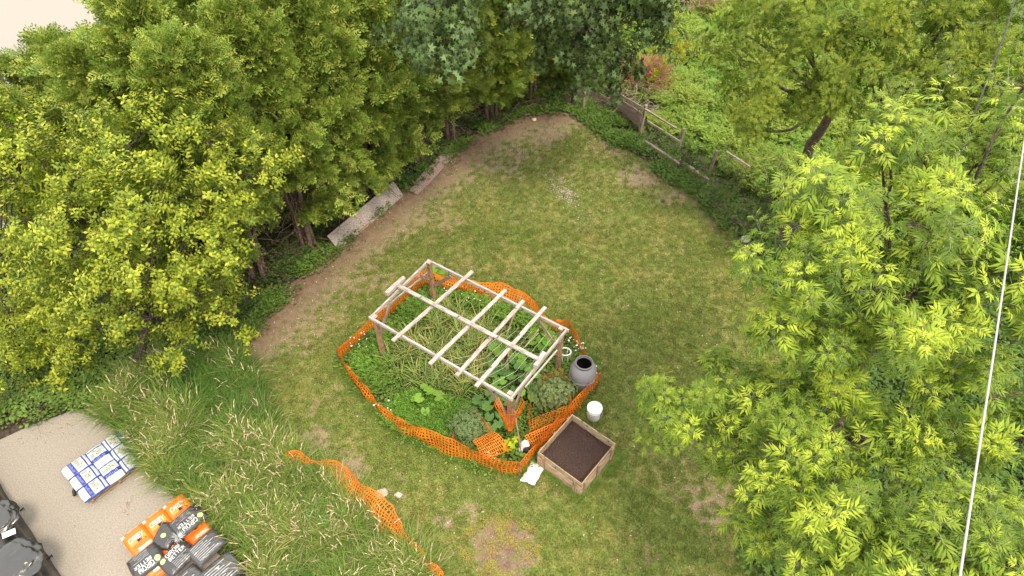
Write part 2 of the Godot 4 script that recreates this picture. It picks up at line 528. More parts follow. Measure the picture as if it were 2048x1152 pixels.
func make_lawn_image() -> void:
	var spots := [[Vector2(-6.04, -10.61), 1.0, 0.9], [Vector2(-4.92, -9.85), 0.5, 0.5], [Vector2(-4.64, -11.42), 0.7, 0.6], [Vector2(-4.19, -7.35), 0.55, 0.8], [Vector2(-3.36, -6.72), 0.45, 0.8], [Vector2(-2.41, -6.40), 0.4, 0.55], [Vector2(-1.70, -14.01), 0.6, 0.5], [Vector2(-3.34, -11.93), 0.4, 0.5], [Vector2(1.53, -15.41), 0.4, 0.6], [Vector2(-0.37, -17.22), 1.3, 0.75], [Vector2(1.05, -18.49), 0.9, 0.9], [Vector2(3.64, -16.23), 0.8, 0.75], [Vector2(4.51, -15.19), 0.5, 0.6], [Vector2(-1.37, -5.63), 0.25, 0.7], [Vector2(-0.22, -5.10), 0.62, 1.1], [Vector2(3.21, -6.34), 0.4, 0.45], [Vector2(3.82, -5.93), 0.6, 0.6], [Vector2(2.54, -5.05), 0.3, 0.5], [Vector2(4.36, -7.12), 0.5, 0.6], [Vector2(2.55, -11.42), 0.7, 0.35], [Vector2(-0.90, -5.83), 0.3, 0.6], [Vector2(-2.68, -14.22), 0.5, 0.6], [Vector2(-3.83, -13.61), 0.6, 0.9]]
	var low := Image.create(200, 200, false, Image.FORMAT_RGBA8)
	for i in 200:
		for j in 200:
			var p := Vector2(-10.0 + i * 0.1, -22.0 + j * 0.1)
			var d := line_dist(p, hedge_edge)
			var f := line_dist(p, fence_edge)
			var litter := clampf(1.25 - d / 0.95, 0.0, 1.0)
			var dirt := maxf(clampf(1.3 - d / 1.75, 0.0, 0.95), clampf(1.1 - f / 0.8, 0.0, 0.6))
			for s in spots:
				var q: float = p.distance_to(s[0]) / s[1]
				dirt = maxf(dirt, s[2] * clampf(1.6 - q * 1.2, 0.0, 1.0))
			dirt = maxf(dirt, 0.4 * clampf(1.0 - absf(p.x + 4.6 + (p.y + 7.5) * 0.7) / 0.8, 0.0, 1.0))
			var soil := clampf(1.5 - p.distance_to(sedum_at) / 0.5, 0.0, 1.0)
			var lush := clampf(1.2 - line_dist(p, garden_poly) / 0.7, 0.0, 0.9)
			lush = maxf(lush, clampf(1.0 - p.distance_to(Vector2(3.4, -10.2)) / 2.2, 0.0, 0.7))
			low.set_pixel(i, j, Color(litter, dirt, soil, lush))
	low.resize(1280, 1280, Image.INTERPOLATE_CUBIC)
	var m := low.get_data()
	var out := PackedByteArray()
	out.resize(1280 * 1280 * 3)
	var nz := FastNoiseLite.new()
	nz.seed = 7
	nz.frequency = 0.011
	nz.fractal_octaves = 4
	var n2 := FastNoiseLite.new()
	n2.seed = 19
	n2.frequency = 0.06
	n2.fractal_octaves = 3
	var a := nz.get_image(1280, 1280, false, false, false).get_data()
	nz.seed = 23
	nz.frequency = 0.006
	var b := nz.get_image(1280, 1280, false, false, false).get_data()
	var c := n2.get_image(1280, 1280, false, false, false).get_data()
	var r := RandomNumberGenerator.new()
	r.seed = 5
	var lut := PackedByteArray()
	lut.resize(1024)
	for k in 1024:
		lut[k] = int(255.0 * pow(k / 1023.0, 1.0 / 2.2))
	for k in 1280 * 1280:
		var na := a[k * 1] / 255.0
		var nb := b[k] / 255.0
		var nc := c[k] / 255.0
		var litter := m[k * 4] / 255.0
		var dirt := m[k * 4 + 1] / 255.0
		var soil := m[k * 4 + 2] / 255.0
		var lush := 1.0 - m[k * 4 + 3] / 255.0
		var yel := clampf((na - 0.40) * 1.5 + (nc - 0.5) * 1.3, 0.0, 1.0) * (0.25 + 0.6 * lush)
		var red := 0.146 + 0.10 * yel
		var gre := 0.178 + 0.035 * yel
		var blu := 0.032 + 0.026 * yel
		var dry := clampf((nb - 0.48) * 1.4 + (nc - 0.5) * 1.4, 0.0, 0.7) * lush * 0.7
		red += (0.26 - red) * dry
		gre += (0.205 - gre) * dry
		blu += (0.085 - blu) * dry
		var bare := clampf((dirt - 0.5) * 1.7 + 0.35 * dirt + (nc - 0.5) * 2.2 + (na - 0.5) * 1.2, 0.0, 0.8) if dirt > 0.02 else clampf((nc - 0.78) * 2.0, 0.0, 0.4)
		red += (0.255 - red) * bare
		gre += (0.182 - gre) * bare
		blu += (0.12 - blu) * bare
		var lit := clampf(litter * 1.3 - 0.3 + (nc - 0.5) * 1.3 * litter, 0.0, 1.0)
		red += (0.155 - red) * lit
		gre += (0.092 - gre) * lit
		blu += (0.058 - blu) * lit
		var so := clampf(soil * 1.2 - 0.2 + (nc - 0.5) * 1.5 * soil, 0.0, 1.0)
		red += (0.16 - red) * so
		gre += (0.10 - gre) * so
		blu += (0.07 - blu) * so
		var g := 0.66 + 0.68 * r.randf()
		out[k * 3] = lut[int(clampf(red * g, 0.0, 1.0) * 1023.0)]
		out[k * 3 + 1] = lut[int(clampf(gre * g, 0.0, 1.0) * 1023.0)]
		out[k * 3 + 2] = lut[int(clampf(blu * g, 0.0, 1.0) * 1023.0)]
	lawn_image = Image.create_from_data(1280, 1280, false, Image.FORMAT_RGB8, out)

func _ready() -> void:
	rng.seed = 20240
	noise.seed = 3
	noise.frequency = 0.5
	fine.seed = 11
	fine.frequency = 2.0
	var cam := Camera3D.new()
	cam.name = "camera"
	cam.fov = 45.73
	cam.far = 400.0
	cam.position = Vector3(0, 12.5, 0)
	cam.rotation_degrees = Vector3(-47.0, 0, 0)
	add_child(cam)
	cam.current = true
	var sky := Sky.new()
	var sm := ProceduralSkyMaterial.new()
	sm.sky_top_color = Color(0.96, 0.95, 0.93)
	sm.sky_horizon_color = Color(0.93, 0.915, 0.89)
	sm.sky_curve = 0.2
	sm.ground_bottom_color = Color(0.30, 0.32, 0.22)
	sm.ground_horizon_color = Color(0.75, 0.75, 0.72)
	sky.sky_material = sm
	var env := Environment.new()
	env.background_mode = Environment.BG_SKY
	env.sky = sky
	env.tonemap_mode = Environment.TONE_MAPPER_LINEAR
	env.tonemap_exposure = EXPOSURE
	env.sdfgi_enabled = true
	env.ssao_enabled = true
	env.ssil_enabled = true
	var we := WorldEnvironment.new()
	we.name = "world_environment"
	we.environment = env
	add_child(we)
	var sun := DirectionalLight3D.new()
	sun.name = "sun"
	sun.light_energy = 0.42
	sun.light_color = Color(1.0, 0.95, 0.86)
	sun.light_angular_distance = 12.0
	sun.shadow_enabled = true
	sun.rotation_degrees = Vector3(-62.0, 35.0, 0)
	add_child(sun)

	make_lawn_image()
	build_ground()
	build_hedge()
	build_yellow_tree()
	build_maples()
	build_far_trees()
	build_near_trees()
	build_old_fence()
	build_frame()
	build_garden_fence()
	build_garden_plants()
	build_planter()
	build_objects()
	build_pallets()
	build_wrapped_stack()
	build_cables()
	build_grass()
	build_litter()

const EXPOSURE := 2.8

func build_ground() -> void:
	var speck := speck_image(512, 0.5, 4, 0.03, 41)
	var g := Geo.new()
	for q in [Vector2(-120, -160), Vector2(120, -160), Vector2(120, 60), Vector2(-120, -160), Vector2(120, 60), Vector2(-120, 60)]:
		g.vert(Vector3(q.x, 0, q.y), Vector3.UP, lin(0.085, 0.062, 0.040), q)
	struct("ground", g, tri_mat(speck, 0.6, Color.WHITE, 0.95, 0.5))
	var lot := flat_poly(PackedVector2Array([Vector2(-70, -6), Vector2(-14.5, -7), Vector2(-12.0, -13), Vector2(-9.5, -18.5), Vector2(-7.5, -22.5), Vector2(-6, -26), Vector2(-6, -60), Vector2(-70, -90)]), 0.004, lin(0.42, 0.39, 0.35))
	struct("gravel_lot", lot, tri_mat(speck_image(512, 0.3, 4, 0.12, 43), 0.5, Color.WHITE, 0.9, 0.6))
	var pv := flat_poly(pave_poly, 0.008, lin(0.44, 0.385, 0.325))
	struct("pavement", pv, tri_mat(speck_image(1024, 0.13, 3, 0.3, 47), 0.09, Color.WHITE, 0.9, 0.3))
	var lw := Geo.new()
	var t := Geometry2D.triangulate_polygon(lawn_poly)
	for k in t:
		var q := lawn_poly[k]
		lw.vert(Vector3(q.x, 0.004, q.y), Vector3.UP, Color.WHITE, Vector2((q.x + 10.0) / 20.0, (q.y + 22.0) / 20.0))
	var lm := mat(0.95, ImageTexture.create_from_image(lawn_image))
	struct("lawn", lw, lm)
	var md := flat_poly(PackedVector2Array([Vector2(3.6, -19.8), Vector2(6.8, -15.3), Vector2(9.5, -13.0), Vector2(24, -11.0), Vector2(30, -45), Vector2(2, -45), Vector2(1.5, -23)]), 0.004, lin(0.12, 0.17, 0.03))
	struct("meadow", md, tri_mat(speck, 0.9, Color.WHITE, 0.95, 1.0))
	var gd := Geo.new()
	var p := []
	for i in 41:
		var row := []
		for j in 41:
			var x := -4.2 + i * 0.155
			var z := -12.4 + j * 0.145
			row.append(Vector3(x, 0.006 + 0.02 * (fine.get_noise_2d(x, z) + 0.5), z))
		p.append(row)
	for i in 40:
		for j in 40:
			if inside(Vector2(p[i][j].x, p[i][j].z), garden_poly):
				for w in [[i, j], [i + 1, j], [i + 1, j + 1], [i, j], [i + 1, j + 1], [i, j + 1]]:
					gd.vert(p[w[0]][w[1]], Vector3.UP, lin(0.075, 0.05, 0.036), Vector2.ZERO)
	struct("garden_soil", gd, tri_mat(speck, 1.5, Color.WHITE, 0.95, 1.5))

# ------------------------------------------------------------------ trees
var bark_mat: StandardMaterial3D
var bark_tex: ImageTexture

func cedar(h: float, r: float, clear: float, cols: Array, thick := 1.0) -> Node3D:
	var o := Node3D.new()
	var sprays := []
	for c in cols:
		for k in 2:
			sprays.append(cedar_spray(shade(c, 0.12), shade(Color(c.r * 1.45, c.g * 1.3, c.b * 1.1), 0.1)))
	var wood := Geo.new()
	var wc := lin(0.27, 0.19, 0.14)
	var stems := 2 + rng.randi() % 3
	for s in stems:
		var a := TAU * s / stems + rand(-0.5, 0.5)
		var f := Vector3(cos(a) * 0.14, -0.05, sin(a) * 0.14) * rand(0.5, 1.4)
		var e := Vector3(f.x * rand(0.5, 4.5), h * rand(0.75, 0.92), f.z * rand(0.5, 4.5))
		limb(wood, f, e, rand(0.04, 0.085), 0.012, 0.08, 7, shade(wc, 0.2), 9)
	for k in 60:
		var y := rand(0.25, clear + 0.9)
		var a := rand(0, TAU)
		var d := Vector3(cos(a), rand(-0.45, 0.3), sin(a)).normalized()
		limb(wood, Vector3(d.x * 0.1, y, d.z * 0.1), Vector3(0, y, 0) + d * rand(0.5, 1.15), 0.011, 0.003, 0.08, 3, lin(0.34, 0.245, 0.175), 4)
	var g := Geo.new()
	var boughs := int(38 * (h - clear) * thick)
	for k in boughs:
		var t := pow(rng.randf(), 0.9)
		var y := lerpf(clear, h, t)
		var rr := r * (pow(1.0 - t, 0.45) * 0.92 + 0.1) * rand(0.62, 1.32)
		var a := rand(0, TAU)
		rr *= 1.0 + 0.75 * noise.get_noise_3d(cos(a) * 1.6 + h * 9.0, y * 1.3, sin(a) * 1.6 + r * 31.0)
		if t < 0.2:
			rr *= 0.55 + 2.25 * t
		var d := Vector3(cos(a), rand(0.0, 0.35), sin(a)).normalized()
		var base := Vector3(0, y - 0.15, 0)
		var tipp := base + d * rr
		if k % 3 == 0:
			limb(wood, base, tipp - d * 0.15, 0.013, 0.004, 0.05, 3, wc, 3)
		var bulk := 0.13 + 0.15 * rng.randf()
		for m in 38:
			var s := pow(rng.randf(), 0.7)
			var off := rdir() * bulk * (1.0 - 0.35 * s)
			off.y = off.y * 0.7
			var at := base.lerp(tipp, lerpf(0.5, 0.98, s)) + off
			var dd := (d * 0.55 + off * 2.6 + Vector3(0, rand(-0.25, 0.45), 0) + rdir() * 0.3).normalized()
			g.add(sprays[rng.randi() % sprays.size()], along(dd, at, rand(0.75, 1.2)))
	var tr := obj("trunk", wood, bark_mat, o)
	tr.name = "trunk"
	var cr := obj("crown", g, cedar_mat, o)
	cr.set_meta("kind", "stuff")
	return o

var cedar_mat: StandardMaterial3D

func build_hedge() -> void:
	bark_tex = streak_image(256, 64, 0.35, 0.05, 0.4, 3, 61)
	bark_mat = mat(0.92, bark_tex)
	cedar_mat = leaf_mat(0.6, Color(0.25, 0.3, 0.1))
	var mid := [Color(0.105, 0.175, 0.03), Color(0.155, 0.232, 0.04), Color(0.24, 0.305, 0.06)]
	var dark := [Color(0.08, 0.125, 0.025), Color(0.115, 0.165, 0.03)]
	var protos := [cedar(7.2, 1.35, 2.8, mid), cedar(6.8, 1.3, 2.6, mid), cedar(7.4, 1.35, 2.2, dark), cedar(5.6, 1.25, 1.0, mid), cedar(6.0, 1.5, 1.0, mid, 0.62), cedar(3.6, 1.25, 0.2, dark)]
	# spot, kind, scale, label
	var spots := [
		[Vector2(-6.35, -11.95), 1, 0.95, "cedar at the near end of the hedge, half behind the yellow-leaved tree"],
		[Vector2(-5.49, -13.14), 0, 0.92, "cedar with bare leaning trunks beside the broken stump at the lawn edge"],
		[Vector2(-4.61, -14.22), 0, 1.0, "cedar whose straight trunk stands behind the left end of the pale plywood board"],
		[Vector2(-3.68, -15.41), 1, 1.05, "cedar with twin thin trunks behind the right end of the pale plywood board"],
		[Vector2(-2.84, -16.71), 2, 0.95, "dark cedar behind the worn plank at the hedge foot"],
		[Vector2(-1.86, -17.95), 2, 0.9, "dark cedar behind the hanging pale maple branch"],
		[Vector2(-0.63, -19.12), 3, 0.95, "low dark cedar at the back corner of the lawn"],
		[Vector2(0.69, -20.16), 2, 0.85, "dark cedar left of the big maple, behind the fallen twigs"],
		[Vector2(-7.3, -11.4), 3, 0.9, "cedar behind the yellow-leaved tree, nearest to the drive"],
		[Vector2(-7.4, -13.0), 0, 0.95, "second-row cedar between the yellow-leaved tree and the gravel lot"],
		[Vector2(-8.6, -12.6), 4, 1.0, "left end cedar of the hedge against the pale gravel lot"],
		[Vector2(-9.6, -13.4), 4, 0.95, "small outer cedar at the top left edge of the gravel lot"],
		[Vector2(-6.2, -14.6), 0, 1.0, "second-row cedar behind the leaning trunks"],
		[Vector2(-4.9, -16.2), 1, 1.1, "second-row cedar behind the straight-trunked cedar"],
		[Vector2(-3.4, -17.9), 0, 1.0, "second-row cedar behind the twin-trunked cedar"],
		[Vector2(-1.7, -19.6), 2, 0.95, "second-row dark cedar behind the pale maple branch"],
		[Vector2(0.1, -21.0), 2, 1.0, "second-row dark cedar behind the lawn corner"],
		[Vector2(-8.3, -15.0), 4, 1.1, "loose back cedar beside the gravel lot"],
		[Vector2(-10.4, -11.8), 4, 0.9, "loose cedar at the far left behind the yellow-leaved tree"],
		[Vector2(-6.6, -16.9), 4, 1.1, "loose back cedar at the top of the picture, third row"],
		[Vector2(-4.13, -15.19), 3, 0.85, "short cedar between the straight trunk and the twin trunks"],
		[Vector2(-5.5, -13.8), 4, 1.1, "loose cedar right behind the leaning trunks"],
		[Vector2(-2.6, -17.6), 4, 1.15, "loose cedar behind the worn plank, second row"],
		[Vector2(-4.2, -15.6), 4, 1.15, "loose cedar behind the plywood board, second row"],
		[Vector2(-11.2, -13.6), 4, 0.85, "outermost small cedar against the pale gravel lot"],
		[Vector2(-0.65, -20.16), 5, 0.85, "low dark cedar thicket at the back corner, left of the fallen branches"],
		[Vector2(0.36, -20.88), 5, 0.95, "low dark cedar thicket at the back corner, behind the fallen branches"],
		[Vector2(1.40, -21.33), 5, 0.9, "low dark cedar thicket just left of the large maple trunk"],
		[Vector2(2.93, -21.93), 5, 0.6, "low dark cedar thicket just right of the large maple trunk"],
		[Vector2(2.0, -22.0), 2, 1.0, "dark cedar behind the large maple"],
	]
	var first := {}
	for s in spots:
		var k: int = s[1]
		var o: Node3D = protos[k] if not first.has(k) else protos[k].duplicate()
		first[k] = true
		o.name = numbered("cedar_tree")
		add_child(o, true)
		o.position = Vector3(s[0].x, 0, s[0].y)
		o.rotation.y = rand(0, TAU)
		o.scale = Vector3.ONE * s[2]
		tag(o, s[3], "cedar", "cedars of the hedge")

func broadleaf(called: String, label: String, category: String, base: Vector3, fork: Vector3, r0: float, lobes: Array, leaves: Geo, lm: Material, col: Color, group := "") -> Node3D:
	var o := thing(called, label, category, base, 0.0, group)
	var w := Geo.new()
	limb(w, Vector3(0, -0.1, 0), fork - base, r0, r0 * 0.7, 0.05, 9, col, 6)
	for q: Vector4 in lobes:
		var e := V(q) - base
		var f := (fork - base)
		var mid := f.lerp(e, 0.5) + Vector3(0, -0.15, 0) + rdir() * 0.2
		limb(w, f, mid, r0 * 0.42, r0 * 0.25, 0.06, 6, col, 4)
		limb(w, mid, e, r0 * 0.25, 0.012, 0.06, 5, col, 4)
		for k in 5:
			var d := rdir()
			d.y = absf(d.y) * 0.6
			limb(w, e - d * 0.1, e + d * q.w * rand(0.6, 0.95), 0.011, 0.003, 0.04, 3, col, 3)
	obj("trunk", w, bark_mat, o)
	leaves.v = Transform3D(Basis(), -base) * leaves.v
	obj("crown", leaves, lm, o).set_meta("kind", "stuff")
	return o

func build_yellow_tree() -> void:
	var greens := [Color(0.25, 0.30, 0.032), Color(0.33, 0.375, 0.038), Color(0.175, 0.24, 0.03), Color(0.44, 0.45, 0.048)]
	var sets := []
	for k in 4:
		sets.append(oval_twig(greens, 13, 0.28, 0.09, lin(0.16, 0.12, 0.09)))
	sets.append(oval_twig([greens[1], greens[3], greens[0], greens[1], greens[3], greens[0], Color(0.50, 0.46, 0.03), Color(0.24, 0.28, 0.03)], 12, 0.28, 0.09, lin(0.16, 0.12, 0.09)))
	sets.append(oval_twig([greens[0], greens[2], greens[2]], 12, 0.28, 0.085, lin(0.16, 0.12, 0.09)))
	var gold := oval_twig([Color(0.52, 0.42, 0.015), greens[1], greens[3], greens[1], greens[0], greens[0], greens[3], greens[1]], 9, 0.2, 0.075, lin(0.16, 0.12, 0.09))
	sets.append(oval_twig(greens, 13, 0.28, 0.09, lin(0.16, 0.12, 0.09)))
	sets.append(oval_twig(greens, 13, 0.28, 0.09, lin(0.16, 0.12, 0.09)))
	sets.append(gold)
	var a := [Vector4(-8.89, 5.02, -10.46, 0.65), Vector4(-8.00, 4.77, -10.04, 0.73), Vector4(-6.94, 5.20, -10.36, 0.77), Vector4(-6.27, 5.31, -10.91, 0.60), Vector4(-5.66, 5.00, -10.72, 0.52), Vector4(-8.82, 4.21, -9.44, 0.78), Vector4(-7.41, 4.36, -8.87, 0.83), Vector4(-6.31, 4.78, -9.17, 0.83), Vector4(-5.53, 4.65, -9.61, 0.72), Vector4(-4.96, 4.58, -10.28, 0.47), Vector4(-4.65, 4.71, -10.70, 0.27), Vector4(-6.47, 3.83, -8.59, 0.85), Vector4(-5.57, 3.83, -9.17, 0.69), Vector4(-5.18, 3.88, -9.81, 0.36), Vector4(-7.91, 3.08, -8.67, 0.80), Vector4(-9.17, 3.03, -8.91, 0.81), Vector4(-7.00, 2.46, -8.59, 0.72), Vector4(-6.08, 2.68, -8.97, 0.68), Vector4(-5.62, 2.22, -8.92, 0.42), Vector4(-6.81, 1.53, -8.77, 0.46), Vector4(-8.20, 2.02, -8.70, 0.60)]
	var lm := leaf_mat(0.5)
	broadleaf("fruit_tree", "round yellow-green tree with scattered golden leaves between the drive and the hedge", "tree", Vector3(-8.57, 0.00, -9.20), Vector3(-7.6, 1.6, -9.3), 0.11, a, crown(a, sets, [], 300.0, 0.26, 0.25, 1.0), lm, lin(0.14, 0.105, 0.085))
	var b := [Vector4(-9.41, 4.52, -10.21, 0.56), Vector4(-9.75, 4.99, -11.31, 0.48), Vector4(-9.85, 2.27, -8.68, 0.59), Vector4(-9.71, 1.52, -9.05, 0.62), Vector4(-10.69, 0.86, -8.63, 0.53), Vector4(-10.04, 0.38, -8.99, 0.44), Vector4(-9.51, 3.49, -9.39, 0.57), Vector4(-9.51, 4.47, -10.74, 0.58), Vector4(-9.78, 2.02, -9.29, 0.61), Vector4(-9.42, 1.51, -9.33, 0.53), Vector4(-10.62, 0.99, -9.07, 0.59)]
	broadleaf("fruit_tree", "yellowish tree cut by the left edge of the picture, above the end of the drive", "tree", Vector3(-10.9, 0, -9.0), Vector3(-10.6, 1.8, -9.4), 0.09, b, crown(b, sets, [], 300.0, 0.26, 0.2, 1.0), lm, lin(0.14, 0.105, 0.085))
	# low grey-green bush at the end of the drive
	var c := [Vector4(-11.01, -0.42, -9.02, 0.51), Vector4(-10.21, -0.42, -9.02, 0.46), Vector4(-11.47, -0.73, -8.68, 0.51), Vector4(-10.76, -0.91, -8.94, 0.41), Vector4(-9.58, -0.38, -8.92, 0.34), Vector4(-10.92, 0.15, -8.75, 0.44)]
	var sets2 := [oval_twig([Color(0.13, 0.17, 0.05), Color(0.16, 0.19, 0.06), Color(0.11, 0.15, 0.04)], 12, 0.2, 0.06, lin(0.2, 0.15, 0.1)), oval_twig([Color(0.12, 0.16, 0.035), Color(0.15, 0.19, 0.04)], 12, 0.2, 0.06, lin(0.2, 0.15, 0.1))]
	broadleaf("bush", "low grey-green bush along the far edge of the drive", "bush", Vector3(-10.07, 0.00, -7.95), Vector3(-9.91, 0.30, -7.95), 0.03, c, crown(c, sets2, [], 190.0, 0.2, 0.3, 0.9), lm, lin(0.2, 0.15, 0.1))

func build_maples() -> void:
	var pale := [Color(0.088, 0.14, 0.046), Color(0.11, 0.165, 0.054), Color(0.072, 0.115, 0.036)]
	var deep := [Color(0.045, 0.073, 0.02), Color(0.06, 0.093, 0.024), Color(0.085, 0.125, 0.032)]
	var lm := leaf_mat(0.45, Color(0.3, 0.4, 0.15))
	var bark := lin(0.15, 0.12, 0.10)
	var s1 := []
	var s2 := []
	for k in 3:
		s1.append(maple_twig(pale, 0.10, bark))
		s2.append(maple_twig(deep, 0.10, bark))
	s2.append(maple_twig([pale[1], pale[0]], 0.10, bark))
	var a := [Vector4(-1.91, 5.66, -14.07, 0.80), Vector4(-1.25, 5.48, -13.44, 0.58), Vector4(-1.60, 6.13, -13.99, 0.73), Vector4(-0.84, 5.22, -13.60, 0.36), Vector4(-1.70, 5.22, -13.60, 0.48), Vector4(-2.13, 5.02, -13.97, 0.38)]
	broadleaf("maple_tree", "young maple with pale blue-green leaves hanging in front of the dark cedars", "maple", Vector3(-1.69, 0.00, -19.85), Vector3(-1.9, 3.4, -17.3), 0.06, a, crown(a, s1, [], 130.0, 0.26, 0.0, 1.0), lm, bark, "maples at the back")
	var b := [Vector4(0.73, 5.56, -14.85, 0.78), Vector4(1.55, 5.51, -14.49, 0.93), Vector4(2.60, 5.32, -14.88, 0.85), Vector4(2.01, 4.64, -14.45, 0.69), Vector4(1.23, 4.62, -14.72, 0.58), Vector4(2.56, 4.82, -14.93, 0.37), Vector4(2.08, 3.77, -14.97, 0.51), Vector4(0.42, 4.92, -15.33, 0.47), Vector4(3.15, 5.42, -15.28, 0.63), Vector4(1.34, 6.28, -14.59, 1.06), Vector4(2.61, 6.28, -14.59, 0.96)]
	broadleaf("maple_tree", "large dark green maple at the back corner of the lawn, above the old board fence", "maple", Vector3(2.06, 0.00, -19.94), Vector3(2.2, 3.0, -19.6), 0.12, b, crown(b, s2, [], 125.0, 0.28, 0.0, 1.0), lm, bark, "maples at the back")

func build_far_trees() -> void:
	var lows := [Color(0.115, 0.17, 0.02), Color(0.165, 0.225, 0.025), Color(0.22, 0.27, 0.03)]
	var bark := lin(0.22, 0.16, 0.12)
	var sets := []
	for c in lows:
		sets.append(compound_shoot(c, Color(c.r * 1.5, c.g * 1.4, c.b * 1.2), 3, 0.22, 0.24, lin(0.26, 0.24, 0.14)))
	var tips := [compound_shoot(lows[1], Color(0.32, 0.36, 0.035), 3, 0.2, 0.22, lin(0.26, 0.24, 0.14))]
	var lm := leaf_mat(0.5)
	var a := [Vector4(5.55, 4.95, -14.78, 0.89), Vector4(5.39, 3.95, -14.00, 0.67), Vector4(6.33, 5.39, -14.37, 1.15), Vector4(6.35, 4.68, -13.31, 1.03), Vector4(5.65, 3.88, -13.34, 0.56), Vector4(5.51, 4.11, -15.19, 0.60), Vector4(5.69, 6.21, -14.52, 1.17), Vector4(7.12, 5.07, -13.44, 0.86), Vector4(6.87, 4.20, -13.09, 0.53), Vector4(6.27, 4.28, -13.77, 0.68), Vector4(5.58, 3.28, -13.58, 0.45)]
	broadleaf("ash_tree", "leaning yellow-green tree with one thick brown trunk beyond the old fence", "tree", Vector3(8.41, 0.00, -16.35), Vector3(8.21, 2.90, -15.25), 0.16, a, crown(a, sets, tips, 115.0, 0.28, 0.2, 0.85, 2), lm, bark, "trees beyond the fence")
	var b := [Vector4(7.44, 5.63, -13.46, 1.04), Vector4(7.59, 5.01, -12.35, 0.86), Vector4(8.45, 5.89, -13.15, 1.11), Vector4(8.30, 5.28, -11.91, 0.88), Vector4(9.28, 6.15, -12.84, 1.08), Vector4(9.15, 5.56, -11.62, 0.86), Vector4(7.34, 4.28, -12.01, 0.57), Vector4(7.91, 4.68, -11.26, 0.74), Vector4(8.62, 4.91, -10.93, 0.71), Vector4(9.67, 6.02, -12.11, 0.95), Vector4(7.67, 6.64, -13.51, 1.09), Vector4(8.81, 6.93, -13.08, 1.05), Vector4(9.47, 5.16, -10.90, 0.66), Vector4(8.47, 4.47, -10.74, 0.68), Vector4(9.00, 4.96, -10.39, 0.74), Vector4(7.93, 4.29, -11.14, 0.50)]
	broadleaf("ash_tree", "wide dark-shaded tree in the upper right, on the second leaning trunk", "tree", Vector3(9.36, 0.00, -15.71), Vector3(9.18, 3.00, -14.64), 0.14, b, crown(b, sets, tips, 115.0, 0.28, 0.15, 0.85, 2), lm, bark, "trees beyond the fence")
	# shrubs at the fence end
	var dk := [oval_twig([Color(0.05, 0.082, 0.02), Color(0.065, 0.1, 0.025)], 13, 0.22, 0.07, bark), compound_shoot(Color(0.06, 0.095, 0.02), Color(0.10, 0.14, 0.03), 3, 0.2, 0.16, bark)]
	var c := [Vector4(5.66, 0.86, -14.79, 0.57), Vector4(6.14, 0.92, -13.97, 0.63), Vector4(5.34, 0.79, -15.89, 0.51), Vector4(5.81, 0.65, -13.39, 0.52), Vector4(6.32, 0.87, -13.04, 0.51), Vector4(6.65, 1.26, -13.76, 0.58), Vector4(5.53, 0.44, -14.34, 0.38)]
	broadleaf("bush", "dark tangled bush over the end of the old fence beside the lawn", "bush", Vector3(6.42, 0.00, -13.61), Vector3(6.24, 0.40, -13.57), 0.04, c, crown(c, dk, [], 110.0, 0.25, 0.3, 1.0), lm, bark)
	var br := [oval_twig([Color(0.15, 0.19, 0.06), Color(0.19, 0.225, 0.07), Color(0.12, 0.165, 0.045)], 13, 0.24, 0.065, lin(0.3, 0.24, 0.17))]
	var e := [Vector4(4.55, 0.75, -16.72, 0.26), Vector4(4.92, 0.75, -16.28, 0.32), Vector4(5.31, 0.87, -15.83, 0.34), Vector4(5.79, 1.05, -15.58, 0.33), Vector4(5.48, 0.86, -15.23, 0.25), Vector4(4.23, 0.89, -17.17, 0.18)]
	broadleaf("bramble", "grey-green bramble sprawling over the broken fence rails", "bramble", Vector3(5.45, 0.00, -16.84), Vector3(5.35, 0.30, -16.61), 0.02, e, crown(e, br, [], 100.0, 0.22, 0.4, 1.0), lm, lin(0.3, 0.24, 0.17))
	var yl := [oval_twig([Color(0.26, 0.27, 0.02), Color(0.22, 0.25, 0.02), Color(0.30, 0.28, 0.02)], 13, 0.22, 0.07, bark)]
	var d := [Vector4(4.82, 2.43, -19.26, 0.51), Vector4(5.34, 2.49, -19.76, 0.46), Vector4(4.61, 2.07, -19.02, 0.39), Vector4(5.44, 2.23, -19.19, 0.39), Vector4(4.44, 2.58, -19.42, 0.36)]
	broadleaf("bush", "bright yellow bush in the weeds beyond the maple", "bush", Vector3(5.86, 0.00, -22.63), Vector3(5.74, 0.40, -22.32), 0.03, d, crown(d, yl, [], 120.0, 0.25, 0.3, 1.1), lm, bark)

